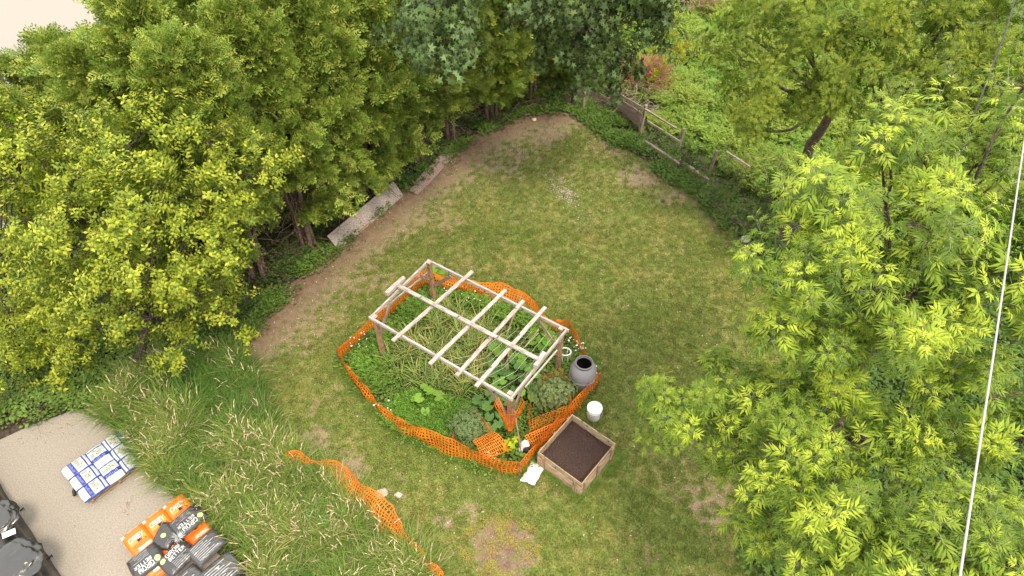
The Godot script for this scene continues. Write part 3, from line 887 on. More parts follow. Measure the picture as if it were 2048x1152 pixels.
func build_near_trees() -> void:
	var lows := [Color(0.10, 0.165, 0.021), Color(0.15, 0.23, 0.026), Color(0.21, 0.295, 0.032)]
	var green := lin(0.40, 0.40, 0.26)
	var sets := []
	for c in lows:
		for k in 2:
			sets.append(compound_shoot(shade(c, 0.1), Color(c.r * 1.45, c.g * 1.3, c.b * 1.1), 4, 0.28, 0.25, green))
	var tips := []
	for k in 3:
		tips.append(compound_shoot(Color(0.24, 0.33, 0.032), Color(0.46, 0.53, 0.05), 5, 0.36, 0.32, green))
	var lm := leaf_mat(0.45)
	var bark := lin(0.24, 0.19, 0.14)
	var a := [Vector4(4.69, 7.34, -7.22, 0.35), Vector4(5.08, 7.39, -6.84, 0.49), Vector4(6.10, 7.02, -7.32, 0.56), Vector4(3.88, 6.65, -6.78, 0.33), Vector4(4.11, 7.08, -6.35, 0.55), Vector4(4.66, 7.22, -5.92, 0.58), Vector4(5.55, 6.96, -5.94, 0.59), Vector4(3.58, 6.27, -6.22, 0.44), Vector4(3.99, 6.50, -5.73, 0.55), Vector4(4.66, 6.45, -5.53, 0.60), Vector4(5.57, 6.17, -5.53, 0.55), Vector4(3.47, 5.44, -5.77, 0.41), Vector4(3.97, 5.56, -5.46, 0.52), Vector4(4.72, 5.36, -5.54, 0.46), Vector4(6.04, 6.57, -5.66, 0.48), Vector4(3.61, 6.76, -7.34, 0.22), Vector4(5.95, 7.35, -6.21, 0.41), Vector4(5.71, 8.48, -6.84, 0.23), Vector4(4.87, 7.54, -7.58, 0.21), Vector4(6.58, 7.32, -7.35, 0.42), Vector4(6.51, 6.86, -7.44, 0.47)]
	broadleaf("ash_tree", "tall bright tree with lime shoot tips right of the middle of the lawn", "tree", Vector3(6.6, 0, -7.4), Vector3(6.0, 4.0, -7.2), 0.14, a, crown(a, sets, tips, 190.0, 0.33, 0.75, 0.8, 2), lm, bark, "bright trees on the right")
	var b := [Vector4(2.56, 3.73, -5.85, 0.44), Vector4(3.11, 3.95, -5.79, 0.46), Vector4(3.67, 4.10, -5.51, 0.51), Vector4(2.84, 3.19, -5.56, 0.36), Vector4(3.55, 3.37, -5.46, 0.44), Vector4(2.50, 3.07, -5.72, 0.25), Vector4(3.92, 4.43, -4.98, 0.53), Vector4(4.35, 4.73, -4.57, 0.49), Vector4(5.06, 4.80, -4.79, 0.36), Vector4(5.64, 5.12, -4.99, 0.45), Vector4(6.00, 5.46, -4.77, 0.52), Vector4(6.25, 5.08, -4.36, 0.37)]
	broadleaf("ash_tree", "tree whose low boughs reach out over the lawn toward the planter box", "tree", Vector3(6.0, 0, -5.6), Vector3(5.4, 3.2, -5.5), 0.12, b, crown(b, sets, tips, 190.0, 0.33, 0.7, 0.8, 2), lm, bark, "bright trees on the right")
	var c := [Vector4(3.38, 3.49, -4.27, 0.43), Vector4(3.81, 3.89, -4.26, 0.40), Vector4(4.06, 4.69, -3.64, 0.51), Vector4(3.75, 4.00, -3.50, 0.50), Vector4(4.60, 5.11, -3.51, 0.49), Vector4(4.15, 5.02, -2.97, 0.55), Vector4(5.02, 5.34, -3.17, 0.46), Vector4(4.62, 5.24, -2.77, 0.47), Vector4(5.30, 5.24, -2.77, 0.42), Vector4(5.57, 5.18, -3.59, 0.27), Vector4(3.34, 2.87, -4.04, 0.26), Vector4(3.76, 4.15, -3.07, 0.42)]
	broadleaf("ash_tree", "nearest bright tree in the bottom right corner under the white cable", "tree", Vector3(5.8, 0, -3.2), Vector3(5.2, 3.4, -3.3), 0.12, c, crown(c, sets, tips, 190.0, 0.33, 0.8, 0.8, 2), lm, bark, "bright trees on the right")

# ------------------------------------------------------------------ timber
var wood_mat: StandardMaterial3D
var grey_wood := Color(0.66, 0.59, 0.57)
var tan_wood := Color(0.43, 0.265, 0.15)

func build_old_fence() -> void:
	wood_mat = mat(0.85, streak_image(512, 128, 0.6, 0.008, 0.35, 7, 71))
	var o := thing("board_fence", "old weathered board fence with a leaning purplish panel under the big maple", "fence", Vector3(4.03, 0.00, -18.25))
	var base := o.position
	var gw := lin(0.43, 0.35, 0.285)
	var pos := Vector3(4.03, 0.00, -18.25) - base
	var g := Geo.new()
	g.beam(pos, pos + Vector3(0.05, 1.1, 0.0), 0.09, 0.09, Vector3(0.6, 0, 0.8), gw, 0.3)
	obj("post", g, wood_mat, o)
	g = Geo.new()
	var p2 := Vector3(2.35, 0, -19.75) - base
	g.beam(p2, p2 + Vector3(0, 1.1, 0.0), 0.09, 0.09, Vector3(0.6, 0, 0.8), gw, 1.3)
	obj("post", g, wood_mat, o)
	for k in [[Vector3(2.84, 1.08, -19.40), Vector3(3.96, 1.08, -18.03), 0.16, 1.0], [Vector3(3.13, 0.86, -19.20), Vector3(3.96, 0.86, -18.02), 0.17, 0.85]]:
		g = Geo.new()
		g.beam(k[0] - base, k[1] - base, 0.03, k[2], Vector3.UP, Color(gw.r * k[3], gw.g * k[3], gw.b * k[3]), k[3])
		obj("rail", g, wood_mat, o)
	g = Geo.new()
	var pa := Vector3(3.22, 0.00, -20.00) + Vector3(0, 0.02, 0)
	var pb := Vector3(4.02, 0.00, -18.41) + Vector3(0, 0.02, 0)
	g.beam(pa - base + Vector3(0, 0.38, 0), pb - base + Vector3(0, 0.38, 0), 0.02, 0.72, Vector3(-0.15, 1, 0.1), lin(0.52, 0.40, 0.375), 2.2)
	obj("panel", g, wood_mat, o)
	var r := thing("rail_fence", "broken fence rails half buried in brambles, right of the leaning panel", "fence", Vector3(4.17, 0.00, -17.87))
	base = r.position
	for k in [[Vector3(4.05, 1.00, -18.18), Vector3(4.85, 1.00, -17.12), 0.05, 0.05, 1.1], [Vector3(4.13, 0.75, -17.89), Vector3(4.96, 0.70, -16.89), 0.04, 0.07, 1.4], [Vector3(4.13, 0.12, -17.72), Vector3(5.00, 0.14, -16.53), 0.09, 0.10, 0.9], [Vector3(4.99, 0.16, -16.70), Vector3(5.72, 0.12, -15.81), 0.10, 0.12, 1.1], [Vector3(6.11, 0.90, -16.14), Vector3(6.68, 0.80, -15.55), 0.05, 0.06, 1.7]]:
		g = Geo.new()
		g.beam(k[0] - base, k[1] - base, k[2], k[3], Vector3.UP, Color(gw.r * k[4], gw.g * k[4], gw.b * k[4]), rand(0, 5))
		obj("rail", g, wood_mat, r)
	for k in [Vector3(5.88, 0.00, -16.35), Vector3(5.12, 0.00, -17.47)]:
		g = Geo.new()
		g.beam(k - base, k - base + Vector3(0.03, 0.8, 0.02), 0.08, 0.08, Vector3(0.6, 0, 0.8), gw, rand(0, 5))
		obj("post", g, wood_mat, r)
	# boards at the hedge foot
	var ply := tri_mat(speck_image(256, 0.4, 4, 0.05, 73), 1.6, Color.WHITE, 0.85)
	g = Geo.new()
	var mid := (Vector3(-4.76, 0.30, -13.13) + Vector3(-3.33, 0.30, -15.45) + Vector3(-3.16, 0.06, -15.30) + Vector3(-4.61, 0.06, -13.02)) * 0.25
	g.beam(Vector3(-4.70, 0.18, -13.09) - mid, Vector3(-3.24, 0.18, -15.37) - mid, 0.02, 0.50, Vector3(-3.33, 0.32, -15.42) - Vector3(-3.16, 0.06, -15.27), lin(0.40, 0.335, 0.295))
	var b := obj("plywood_board", g, ply)
	b.position = mid
	tag(b, "pale grey plywood board lying against the hedge foot, left of the worn plank", "board")
	var q := thing("plank", "worn pinkish grey plank with a broken left end at the hedge foot", "plank", Vector3(-2.32, 0.05, -16.40))
	base = q.position
	g = Geo.new()
	g.beam(Vector3(-2.69, 0.05, -15.65) - base, Vector3(-1.86, 0.05, -17.40) - base, 0.02, 0.36, Vector3(-0.75, 0.25, -0.6), lin(0.36, 0.255, 0.225))
	obj("board", g, ply, q)
	g = Geo.new()
	g.beam(Vector3(-2.84, 0.04, -15.36) - base, Vector3(-2.59, 0.05, -15.76) - base, 0.018, 0.30, Vector3(-0.75, 0.12, -0.6), lin(0.38, 0.27, 0.235), 0.5)
	obj("broken_end", g, ply, q)
	g = Geo.new()
	g.beam(Vector3(-4.14, 0.03, -13.70), Vector3(-3.87, 0.05, -14.10), 0.05, 0.015, Vector3.UP, lin(0.36, 0.25, 0.16))
	tag(obj("wood_scrap", g, wood_mat), "thin split strip of wood along the lower edge of the plywood board", "wood scrap")
	g = Geo.new()
	limb(g, Vector3.ZERO, Vector3(-0.10, 0.85, -0.12), 0.06, 0.035, 0.02, 8, lin(0.30, 0.23, 0.16), 5)
	var st := obj("tree_stump", g, bark_mat)
	st.position = Vector3(-5.18, 0.00, -13.14)
	tag(st, "broken pale stump leaning at the hedge foot, left of the plywood board", "stump")

func bar(o: Node3D, called: String, a: Vector3, b: Vector3, w: float, h: float, col: Color, up := Vector3.UP) -> void:
	var g := Geo.new()
	g.beam(a - o.position, b - o.position, w, h, up, shade(col, 0.09), rand(0, 6.0), 0.006)
	obj(called, g, wood_mat, o)

func build_frame() -> void:
	var H := 1.5
	var a := Vector3(-1.91, 1.50, -11.15)
	var b := Vector3(-3.01, 1.50, -9.43)
	var c := Vector3(-0.02, 1.50, -7.39)
	var d := Vector3(1.14, 1.50, -9.10)
	var o := thing("garden_frame", "weathered timber frame on four posts with slats, over the vegetable plot", "pergola", Vector3((a.x + c.x) / 2, 0, (a.z + c.z) / 2))
	var lng := (c - b).normalized()
	var sht := (a - b).normalized()
	var dn := Vector3(0, -0.05, 0)
	var gw := lin(grey_wood.r, grey_wood.g, grey_wood.b)
	var tw := lin(tan_wood.r, tan_wood.g, tan_wood.b)
	for p in [a + lng * 0.06 - sht * 0.06, b + lng * 0.08 + sht * 0.06, c - lng * 0.07 + sht * 0.08, d - lng * 0.10 - sht * 0.05]:
		bar(o, "post", Vector3(p.x, -0.05, p.z), Vector3(p.x, H - 0.006, p.z), 0.095, 0.095, tw, lng)
		var g := Geo.new()
		g.beam(Vector3(p.x, H - 0.004, p.z) - o.position, Vector3(p.x, H + 0.004, p.z) - o.position, 0.096, 0.096, lng, gw, 0.2, 0.006)
		obj("post_cap", g, wood_mat, o)
	# long rails then short rails between them
	bar(o, "long_rail", a - lng * 0.03 + dn, d + lng * 0.05 + dn, 0.042, 0.09, gw)
	bar(o, "long_rail", b - lng * 0.03 + dn, c + lng * 0.04 + dn, 0.042, 0.09, gw)
	bar(o, "short_rail", a - sht * 0.025 + dn, b + sht * 0.025 + dn, 0.042, 0.09, gw)
	bar(o, "short_rail", d - sht * 0.025 + dn, c + sht * 0.025 + dn, 0.042, 0.09, gw)
	# cross slats lie on the rails, the long slat on them
	for s in [[Vector3(-0.89, 1.52, -10.75), Vector3(-2.45, 1.52, -8.75)], [Vector3(-0.14, 1.52, -10.18), Vector3(-1.64, 1.52, -8.17)], [Vector3(0.25, 1.52, -9.86), Vector3(-1.09, 1.52, -7.89)], [Vector3(0.71, 1.52, -9.68), Vector3(-0.70, 1.52, -7.63)]]:
		bar(o, "slat", s[0], s[1], 0.085, 0.038, gw)
	bar(o, "long_slat", Vector3(-2.48, 1.63, -10.21), Vector3(0.52, 1.63, -8.21), 0.09, 0.038, gw)
	bar(o, "cleat", Vector3(-2.73, 1.56, -10.02), Vector3(-2.40, 1.56, -10.51), 0.09, 0.095, gw)
	bar(o, "cleat", Vector3(0.46, 1.56, -8.08), Vector3(0.65, 1.56, -8.41), 0.09, 0.095, gw)
	# lower side rails
	bar(o, "side_rail", Vector3(-2.87, 0.90, -10.21), Vector3(-2.00, 0.90, -11.32), 0.03, 0.05, gw)
	bar(o, "side_rail", Vector3(0.26, 1.16, -7.86), Vector3(0.94, 1.16, -8.79), 0.03, 0.05, gw)
	# knee braces
	var bw := lin(0.37, 0.285, 0.225)
	for k in [[a + lng * 0.06, lng, -sht, 0.62], [a - sht * 0.06, -sht, lng, 0.4], [b + sht * 0.06, sht, lng, 0.5], [b + lng * 0.08, lng, sht, 0.36], [c - lng * 0.07, -lng, sht, 0.66], [c + sht * 0.08, sht, -lng, 0.66], [d - lng * 0.1, -lng, -sht, 0.55], [d - sht * 0.05, -sht, -lng, 0.3]]:
		var p: Vector3 = k[0]
		var dir: Vector3 = k[1]
		var off: Vector3 = k[2] * 0.065
		var run: float = k[3]
		bar(o, "brace", p + off + dir * 0.01 + Vector3(0, -run * 1.15 - 0.1, 0), p + off + dir * run + Vector3(0, -0.1, 0), 0.035, 0.08, bw)
	# strings and stakes
	var stake := lin(0.42, 0.32, 0.2)
	for k in [[Vector3(-0.04, 1.00, -9.06), Vector3(-0.18, 0.00, -8.79), "garden stake standing upright among the squash leaves"], [Vector3(0.21, 0.85, -10.61), Vector3(-0.22, 0.00, -9.85), "thin tall stake leaning against the back rail of the frame"], [Vector3(0.61, 0.50, -9.91), Vector3(0.30, 0.35, -9.54), "loose pale stick lying across the plants near the right side of the frame"]]:
		var g := Geo.new()
		g.beam(k[0] - k[1], Vector3(0, -0.02, 0), 0.035, 0.025, Vector3(0.3, 0.1, 0.9), stake, rand(0, 4))
		var s := obj("stake", g, wood_mat)
		s.position = k[1]
		tag(s, k[2], "stake")
	var g2 := Geo.new()
	g2.tube(PackedVector3Array([Vector3(0.20, 0.05, -6.95) - Vector3(0.20, 0.00, -6.98), Vector3(0.12, 0.65, -7.12) - Vector3(0.20, 0.00, -6.98), Vector3(0.05, 1.20, -7.28) - Vector3(0.20, 0.00, -6.98)]), PackedFloat32Array([0.016, 0.016, 0.014]), 8, lin(0.45, 0.31, 0.2), true)
	var hd := obj("tool_handle", g2, wood_mat)
	hd.position = Vector3(0.20, 0.00, -6.98)
	tag(hd, "long round wooden tool handle leaning on the front post of the frame", "tool handle")
	var str_ := Geo.new()
	for k in 7:
		var t := 0.12 + 0.11 * k
		var p := b.lerp(c, 0.55 + 0.06 * k) + Vector3(0, -0.06, 0)
		var q := a.lerp(d, 0.62 + 0.05 * k) + Vector3(0, -0.9 + 0.08 * k, 0)
		str_.tube(PackedVector3Array([p - o.position, p.lerp(q, 0.45) - o.position + Vector3(rand(-.1, .1), -0.35, 0), q - o.position]), PackedFloat32Array([0.003, 0.003, 0.003]), 3, lin(0.6, 0.6, 0.5))
	obj("string", str_, mat(0.8), o).set_meta("kind", "stuff")

# ------------------------------------------------------------------ orange netting
var net_mat: StandardMaterial3D
var orange := Color(0.84, 0.20, 0.014)

# a net that follows a line of [foot, height, lean (x,z)]
func net_grid(path: Array, cell: float, rows: int, wob: float) -> Array:
	var pts := []
	for i in path.size() - 1:
		var p: Array = path[i]
		var q: Array = path[i + 1]
		var m := maxi(1, roundi((p[0] as Vector3).distance_to(q[0]) / cell))
		for k in m + (1 if i == path.size() - 2 else 0):
			var t := float(k) / m
			pts.append([(p[0] as Vector3).lerp(q[0], t), lerpf(p[1], q[1], t), (p[2] as Vector3).lerp(q[2], t)])
	var g := []
	for i in pts.size():
		var row := []
		for j in rows + 1:
			var t := float(j) / rows
			var f: Vector3 = pts[i][0]
			var w := Vector3(noise.get_noise_3d(f.x * 3.0, t * 2.0, f.z * 3.0), noise.get_noise_3d(f.x * 2.5 + 40.0, 0, f.z * 2.5) * t, noise.get_noise_3d(f.x * 3.0, t * 2.0 + 9.0, f.z * 3.0)) * wob
			row.append(f + Vector3(0, 0.02 + pts[i][1] * t, 0) + pts[i][2] * t + w)
		g.append(row)
	return g

func net_part(o: Node3D, called: String, grid: Array, wide := 0.017, tall := 0.017, tone := 1.0) -> void:
	var g := Geo.new()
	var p := []
	for r in grid:
		var row := []
		for q in r:
			row.append(q - o.position)
		p.append(row)
	g.net(p, wide, tall, Color(orange.r * tone, orange.g * tone, orange.b))
	obj(called, g, net_mat, o)

func build_garden_fence() -> void:
	net_mat = leaf_mat(0.5, Color(0.5, 0.2, 0.05))
	var o := thing("net_fence", "orange plastic mesh fence around the vegetable plot", "fence", Vector3(-1.3, 0, -9.2))
	var out := Vector3(-0.10, 0, 0.16)
	var front := [[Vector3(0.13, 0.00, -6.53), 0.52, Vector3(0.02, 0, -0.02)], [Vector3(-0.19, 0.00, -6.58), 0.55, Vector3(0.02, 0, 0.02)], [Vector3(-0.64, 0.00, -6.73), 0.58, Vector3(0.0, 0, -0.02)], [Vector3(-1.47, 0.00, -7.07), 0.58, Vector3(0, 0, -0.04)], [Vector3(-2.34, 0.00, -7.48), 0.52, Vector3(0.02, 0, -0.03)]]
	net_part(o, "front_net", net_grid(front, 0.075, 7, 0.07), 0.027, 0.027)
	var left := [[Vector3(-2.34, 0.00, -7.48), 0.52, Vector3(0.02, 0, -0.03)], [Vector3(-2.63, 0.00, -7.73), 0.42, Vector3(0.06, 0, 0.0)], [Vector3(-3.14, 0.00, -8.33), 0.36, Vector3(0.05, 0, 0.02)], [Vector3(-3.61, 0.00, -8.90), 0.38, Vector3(0.04, 0, 0.0)], [Vector3(-3.91, 0.00, -9.39), 0.42, Vector3(0, 0, 0)]]
	net_part(o, "left_net", net_grid(left, 0.075, 6, 0.09), 0.027, 0.027)
	var lb := [[Vector3(-3.91, 0.00, -9.39), 0.42, Vector3(0, 0, 0)], [Vector3(-3.54, 0.00, -9.94), 0.40, Vector3(0.03, 0, 0.03)], [Vector3(-3.22, 0.00, -10.30), 0.42, Vector3(0, 0, 0)], [Vector3(-2.72, 0.00, -10.96), 0.42, Vector3(0, 0, 0)], [Vector3(-2.21, 0.00, -11.73), 0.5, Vector3(0, 0, 0)]]
	net_part(o, "rear_left_net", net_grid(lb, 0.07, 7, 0.05), 0.026, 0.026)
	var bk := [[Vector3(-2.18, 0.00, -11.73), 0.55, Vector3(0, 0, 0)], [Vector3(-1.47, 0.00, -11.42), 0.5, Vector3(0.03, 0, -0.06)], [Vector3(-0.91, 0.00, -11.29), 0.5, Vector3(0.05, 0, -0.1)], [Vector3(-0.29, 0.00, -11.15), 0.45, Vector3(0.05, 0, -0.22)], [Vector3(0.19, 0.00, -10.96), 0.42, Vector3(0.1, 0, -0.1)], [Vector3(0.51, 0.00, -10.70), 0.42, Vector3(0.06, 0, -0.06)], [Vector3(0.79, 0.00, -10.42), 0.12, Vector3(0.02, 0, -0.06)], [Vector3(1.06, 0.00, -10.24), 0.30, Vector3(0.02, 0, -0.05)], [Vector3(1.33, 0.00, -10.24), 0.5, Vector3(0.0, 0, 0)]]
	net_part(o, "back_net", net_grid(bk, 0.065, 7, 0.08), 0.026, 0.026)
	var rt := [[Vector3(1.33, 0.00, -10.24), 0.5, Vector3(0, 0, 0)], [Vector3(1.56, 0.00, -9.63), 0.36, Vector3(0, 0, 0.05)], [Vector3(1.76, 0.00, -9.16), 0.22, Vector3(0.0, 0, 0.03)], [Vector3(1.90, 0.00, -8.73), 0.34, Vector3(0.02, 0, 0)]]
	net_part(o, "right_net", net_grid(rt, 0.055, 7, 0.05), 0.02, 0.02)
	var rf := [[Vector3(1.85, 0.00, -8.66), 0.5, Vector3(0.03, 0, 0)], [Vector3(1.35, 0.00, -8.03), 0.40, Vector3(-0.06, 0, -0.02)], [Vector3(0.90, 0.00, -7.49), 0.36, Vector3(-0.05, 0, -0.02)], [Vector3(0.51, 0.00, -7.03), 0.40, Vector3(-0.02, 0, 0)], [Vector3(0.13, 0.00, -6.53), 0.5, Vector3(0.02, 0, -0.02)]]
	net_part(o, "right_front_net", net_grid(rf, 0.07, 6, 0.06), 0.026, 0.026)
	var sm := mat(0.7)
	for p in [Vector3(1.33, 0.00, -10.21), Vector3(-3.91, 0.00, -9.36), Vector3(0.13, 0.00, -6.51), Vector3(-2.33, 0.00, -7.46), Vector3(1.87, 0.00, -8.62)]:
		var g := Geo.new()
		g.tube(PackedVector3Array([p - o.position, p - o.position + Vector3(0.01, 0.58, 0.0)]), PackedFloat32Array([0.009, 0.008]), 6, lin(0.16, 0.11, 0.08), true)
		obj("stake", g, sm, o)
	# nets round the tomato plants
	var r := thing("plant_net", "orange netting pen around the plant between the front post and the grey barrel", "net", Vector3(0.82, 0.00, -8.27))
	net_part(r, "pen_net", net_grid([[Vector3(0.39, 0.00, -8.14), 0.65, Vector3(0, 0, 0)], [Vector3(0.35, 0.00, -7.37), 0.68, Vector3(0, 0, 0)], [Vector3(0.80, 0.00, -7.59), 0.62, Vector3(0, 0, -0.03)], [Vector3(1.23, 0.00, -7.88), 0.55, Vector3(0, 0, 0)], [Vector3(1.24, 0.00, -8.46), 0.55, Vector3(-0.05, 0, 0)], [Vector3(1.12, 0.00, -8.73), 0.5, Vector3(-0.05, 0, 0)], [Vector3(0.62, 0.00, -8.66), 0.42, Vector3(0, 0, 0)]], 0.07, 8, 0.07), 0.013, 0.015, 0.97)
	var sk := []
	for i in 15:
		var row := []
		for j in 7:
			var t := i / 14.0
			var s := j / 6.0
			var p := Vector3(0.26, 0.36, -7.23).lerp(Vector3(1.08, 0.34, -7.66), t)
			var q := Vector3(0.45, 0.05, -7.07).lerp(Vector3(0.86, 0.10, -7.29), t)
			row.append(p.lerp(q, s) + Vector3(0, 0.12 * sin(s * PI) * (0.5 + noise.get_noise_2d(i * 0.3, j * 0.3)), 0))
		sk.append(row)
	net_part(r, "loose_net", sk, 0.013, 0.013, 0.95)
	var l := thing("plant_net", "orange netting pen around the plant left of the front post", "net", Vector3(-0.83, 0.00, -7.53))
	net_part(l, "pen_net", net_grid([[Vector3(-1.19, 0.00, -7.20), 0.3, Vector3(0, 0, 0)], [Vector3(-1.15, 0.00, -7.56), 0.34, Vector3(0.02, 0, 0)], [Vector3(-0.94, 0.00, -7.71), 0.2, Vector3(0, 0, 0)], [Vector3(-0.73, 0.00, -7.76), 0.5, Vector3(0, 0, 0)], [Vector3(-0.40, 0.00, -7.28), 0.5, Vector3(0, 0, 0)]], 0.052, 8, 0.08), 0.018, 0.018, 0.95)
	sk = []
	for i in 14:
		var row := []
		for j in 9:
			var t := i / 13.0
			var s := j / 8.0
			var p := Vector3(-0.78, 0.42, -7.08).lerp(Vector3(-0.40, 0.46, -7.26), t)
			var q := Vector3(-0.55, 0.40, -6.69).lerp(Vector3(-0.04, 0.30, -6.95), t)
			row.append(p.lerp(q, s) + Vector3(0, 0.18 * sin(s * PI) * (0.3 + 0.5 * t) + 0.06 * noise.get_noise_2d(i * 0.5, j * 0.5), 0))
		sk.append(row)
	net_part(l, "draped_net", sk, 0.012, 0.014, 1.0)
	# net gathered round the front post
	var w := thing("plant_net", "orange netting gathered like a funnel around the front post of the frame", "net", Vector3(-0.02, 0.00, -7.47))
	var fun := []
	for i in 13:
		var row := []
		for j in 14:
			var t := j / 13.0
			var a := i / 12.0 * 4.6 - 0.7
			var rr := lerpf(0.06, 0.30, pow(t, 1.3)) + 0.03 * noise.get_noise_2d(i * 0.7, j * 0.4)
			row.append(Vector3(-0.04, 0.42 + 0.88 * t, -7.36) + Vector3(cos(a) * rr, 0, sin(a) * rr * 0.75))
		fun.append(row)
	net_part(w, "funnel_net", fun, 0.02, 0.02, 1.0)
	# fallen strip in the tall grass
	var f := thing("fallen_net", "strip of orange mesh fallen along the tall grass below the plot", "net", Vector3(-3.14, 0.00, -6.03))
	var fp := [[Vector3(-4.47, 0.00, -6.69), 0.14, Vector3(0.04, 0.16, -0.05)], [Vector3(-3.83, 0.00, -6.56), 0.12, Vector3(0.06, 0.1, -0.1)], [Vector3(-3.51, 0.00, -6.37), 0.16, Vector3(0.12, 0.06, -0.2)], [Vector3(-3.11, 0.00, -5.93), 0.24, Vector3(0.16, 0.16, -0.26)], [Vector3(-2.72, 0.00, -5.48), 0.24, Vector3(0.26, 0.18, -0.3)], [Vector3(-2.17, 0.00, -5.15), 0.14, Vector3(0.2, 0.14, -0.18)], [Vector3(-1.76, 0.00, -4.80), 0.1, Vector3(0.1, 0.14, -0.1)], [Vector3(-1.27, 0.00, -4.30), 0.1, Vector3(0.1, 0.14, -0.1)]]
	var fg := net_grid(fp, 0.056, 8, 0.12)
	for i in fg.size():
		for j in fg[i].size():
			fg[i][j] += Vector3(0, 0.2 + 0.04 * clampf(i * 2.4 / fg.size() - 0.5, 0.0, 1.0), 0)
	net_part(f, "mesh", fg, 0.02, 0.02, 1.0)

# ------------------------------------------------------------------ garden plants
func strap_plant(cols: Array, count: int, len_: float) -> Geo:
	var g := Geo.new()
	for k in count:
		var a := rand(0, TAU)
		var out := Vector3(cos(a), 0, sin(a))
		var side := Vector3(-sin(a), 0, cos(a)) * 0.013 * rand(0.7, 1.3)
		var col := shade(cols[rng.randi() % cols.size()], 0.2)
		var l := len_ * rand(0.6, 1.15)
		var bend := rand(0.5, 1.5)
		var p := out * 0.01
		var d := (out * rand(0.15, 0.5) + Vector3.UP).normalized()
		for s in 4:
			var q := p + d * l * 0.25
			var w0 := side * (1.0 - 0.2 * s)
			var w1 := side * (1.0 - 0.2 * (s + 1)) * (0.2 if s == 3 else 1.0)
			g.tri(p - w0, q - w1, q + w1, col)
			g.tri(p - w0, q + w1, p + w0, col)
			p = q
			d = (d + (out * 0.5 - Vector3(0, 0.55, 0)) * bend * 0.45).normalized()
	return g

func leafy(cols: Array, count: int, r: float, h: float, leaf: float) -> Geo:
	var g := Geo.new()
	for k in count:
		var a := rand(0, TAU)
		var rr := r * sqrt(rng.randf())
		var d := (Vector3(cos(a), rand(0.1, 0.9), sin(a))).normalized()
		var side := d.cross(Vector3.UP + rdir() * 0.5).normalized()
		blade(g, Vector3(cos(a) * rr, h * (1.0 - 0.6 * rr / r) * rand(0.4, 1.0), sin(a) * rr), d, side, leaf * rand(0.6, 1.2), leaf * 0.55, 0.1, shade(cols[rng.randi() % cols.size()], 0.2), rand(0, 0.4))
	return g

func feathery(cols: Array, count: int, h: float) -> Geo:
	var g := Geo.new()
	for k in count:
		var a := rand(0, TAU)
		var out := Vector3(cos(a), 0, sin(a))
		var d := (out * rand(0.2, 0.9) + Vector3.UP).normalized()
		var col := shade(cols[rng.randi() % cols.size()], 0.2)
		var l := h * rand(0.6, 1.1)
		for s in 6:
			var p := d * l * (0.35 + 0.65 * s / 5.0)
			p.y -= 0.15 * l * pow(s / 5.0, 2.0)
			for q: float in [-1.0, 1.0]:
				var e := (d * 0.6 + out.cross(Vector3.UP) * q + rdir() * 0.4).normalized()
				blade(g, p, e, e.cross(Vector3.UP + rdir() * 0.3).normalized(), 0.06 * (1.2 - s * 0.13), 0.028, 0.05, shade(col, 0.12), 0.2)
	return g

func in_poly(poly: PackedVector2Array) -> Vector2:
	var lo := Vector2(1e9, 1e9)
	var hi := -lo
	for p in poly:
		lo = Vector2(minf(lo.x, p.x), minf(lo.y, p.y))
		hi = Vector2(maxf(hi.x, p.x), maxf(hi.y, p.y))
	for k in 60:
		var q := Vector2(rand(lo.x, hi.x), rand(lo.y, hi.y))
		if inside(q, poly):
			return q
	return poly[0]

func spread(poly: PackedVector2Array, count: int, s0: float, s1: float, tint: float, y := 0.0) -> Array:
	var xf := []
	var cols := []
	for k in count:
		var q := in_poly(poly)
		var b := Basis(Vector3.UP, rand(0, TAU)).rotated(Vector3(1, 0, 0), rand(-0.15, 0.15)) * Basis().scaled(Vector3.ONE * rand(s0, s1))
		xf.append(Transform3D(b, Vector3(q.x, y, q.y)))
		var t := 1.0 + rand(-tint, tint) + 0.35 * noise.get_noise_2d(q.x * 2.0, q.y * 2.0)
		cols.append(Color(t * (1.0 + rand(-0.1, 0.14)), t, t * (1.0 + rand(-0.1, 0.1))))
	return [xf, cols]

func squash(label: String, at: Vector3, count: int, r: float, cols: Array, lm: Material) -> void:
	var o := thing("squash_plant", label, "squash plant", at)
	var st := Geo.new()
	for k in count:
		var a := k * 2.4 + rand(-0.3, 0.3)
		var rr := r * sqrt((k + 0.5) / count)
		var p := Vector3(cos(a) * rr, rand(0.28, 0.62) * (1.0 - 0.35 * rr / r), sin(a) * rr)
		var z := (Vector3(cos(a), rand(-0.6, -0.05), sin(a))).normalized()
		var x := Vector3.UP.cross(z).normalized().rotated(z, rand(-0.35, 0.35))
		var g := Geo.new()
		lobed_leaf(g, Transform3D(Basis(x, z.cross(x), z), p), rand(0.11, 0.165), 7, 0.86, rand(0.02, 0.22), shade(cols[rng.randi() % cols.size()], 0.15))
		obj("leaf", g, lm, o)
		st.tube(PackedVector3Array([Vector3(p.x * 0.2, 0, p.z * 0.2), Vector3(p.x * 0.7, p.y * 0.8, p.z * 0.7), p]), PackedFloat32Array([0.008, 0.007, 0.005]), 4, lin(0.14, 0.2, 0.05))
	obj("stalks", st, lm, o).set_meta("kind", "stuff")

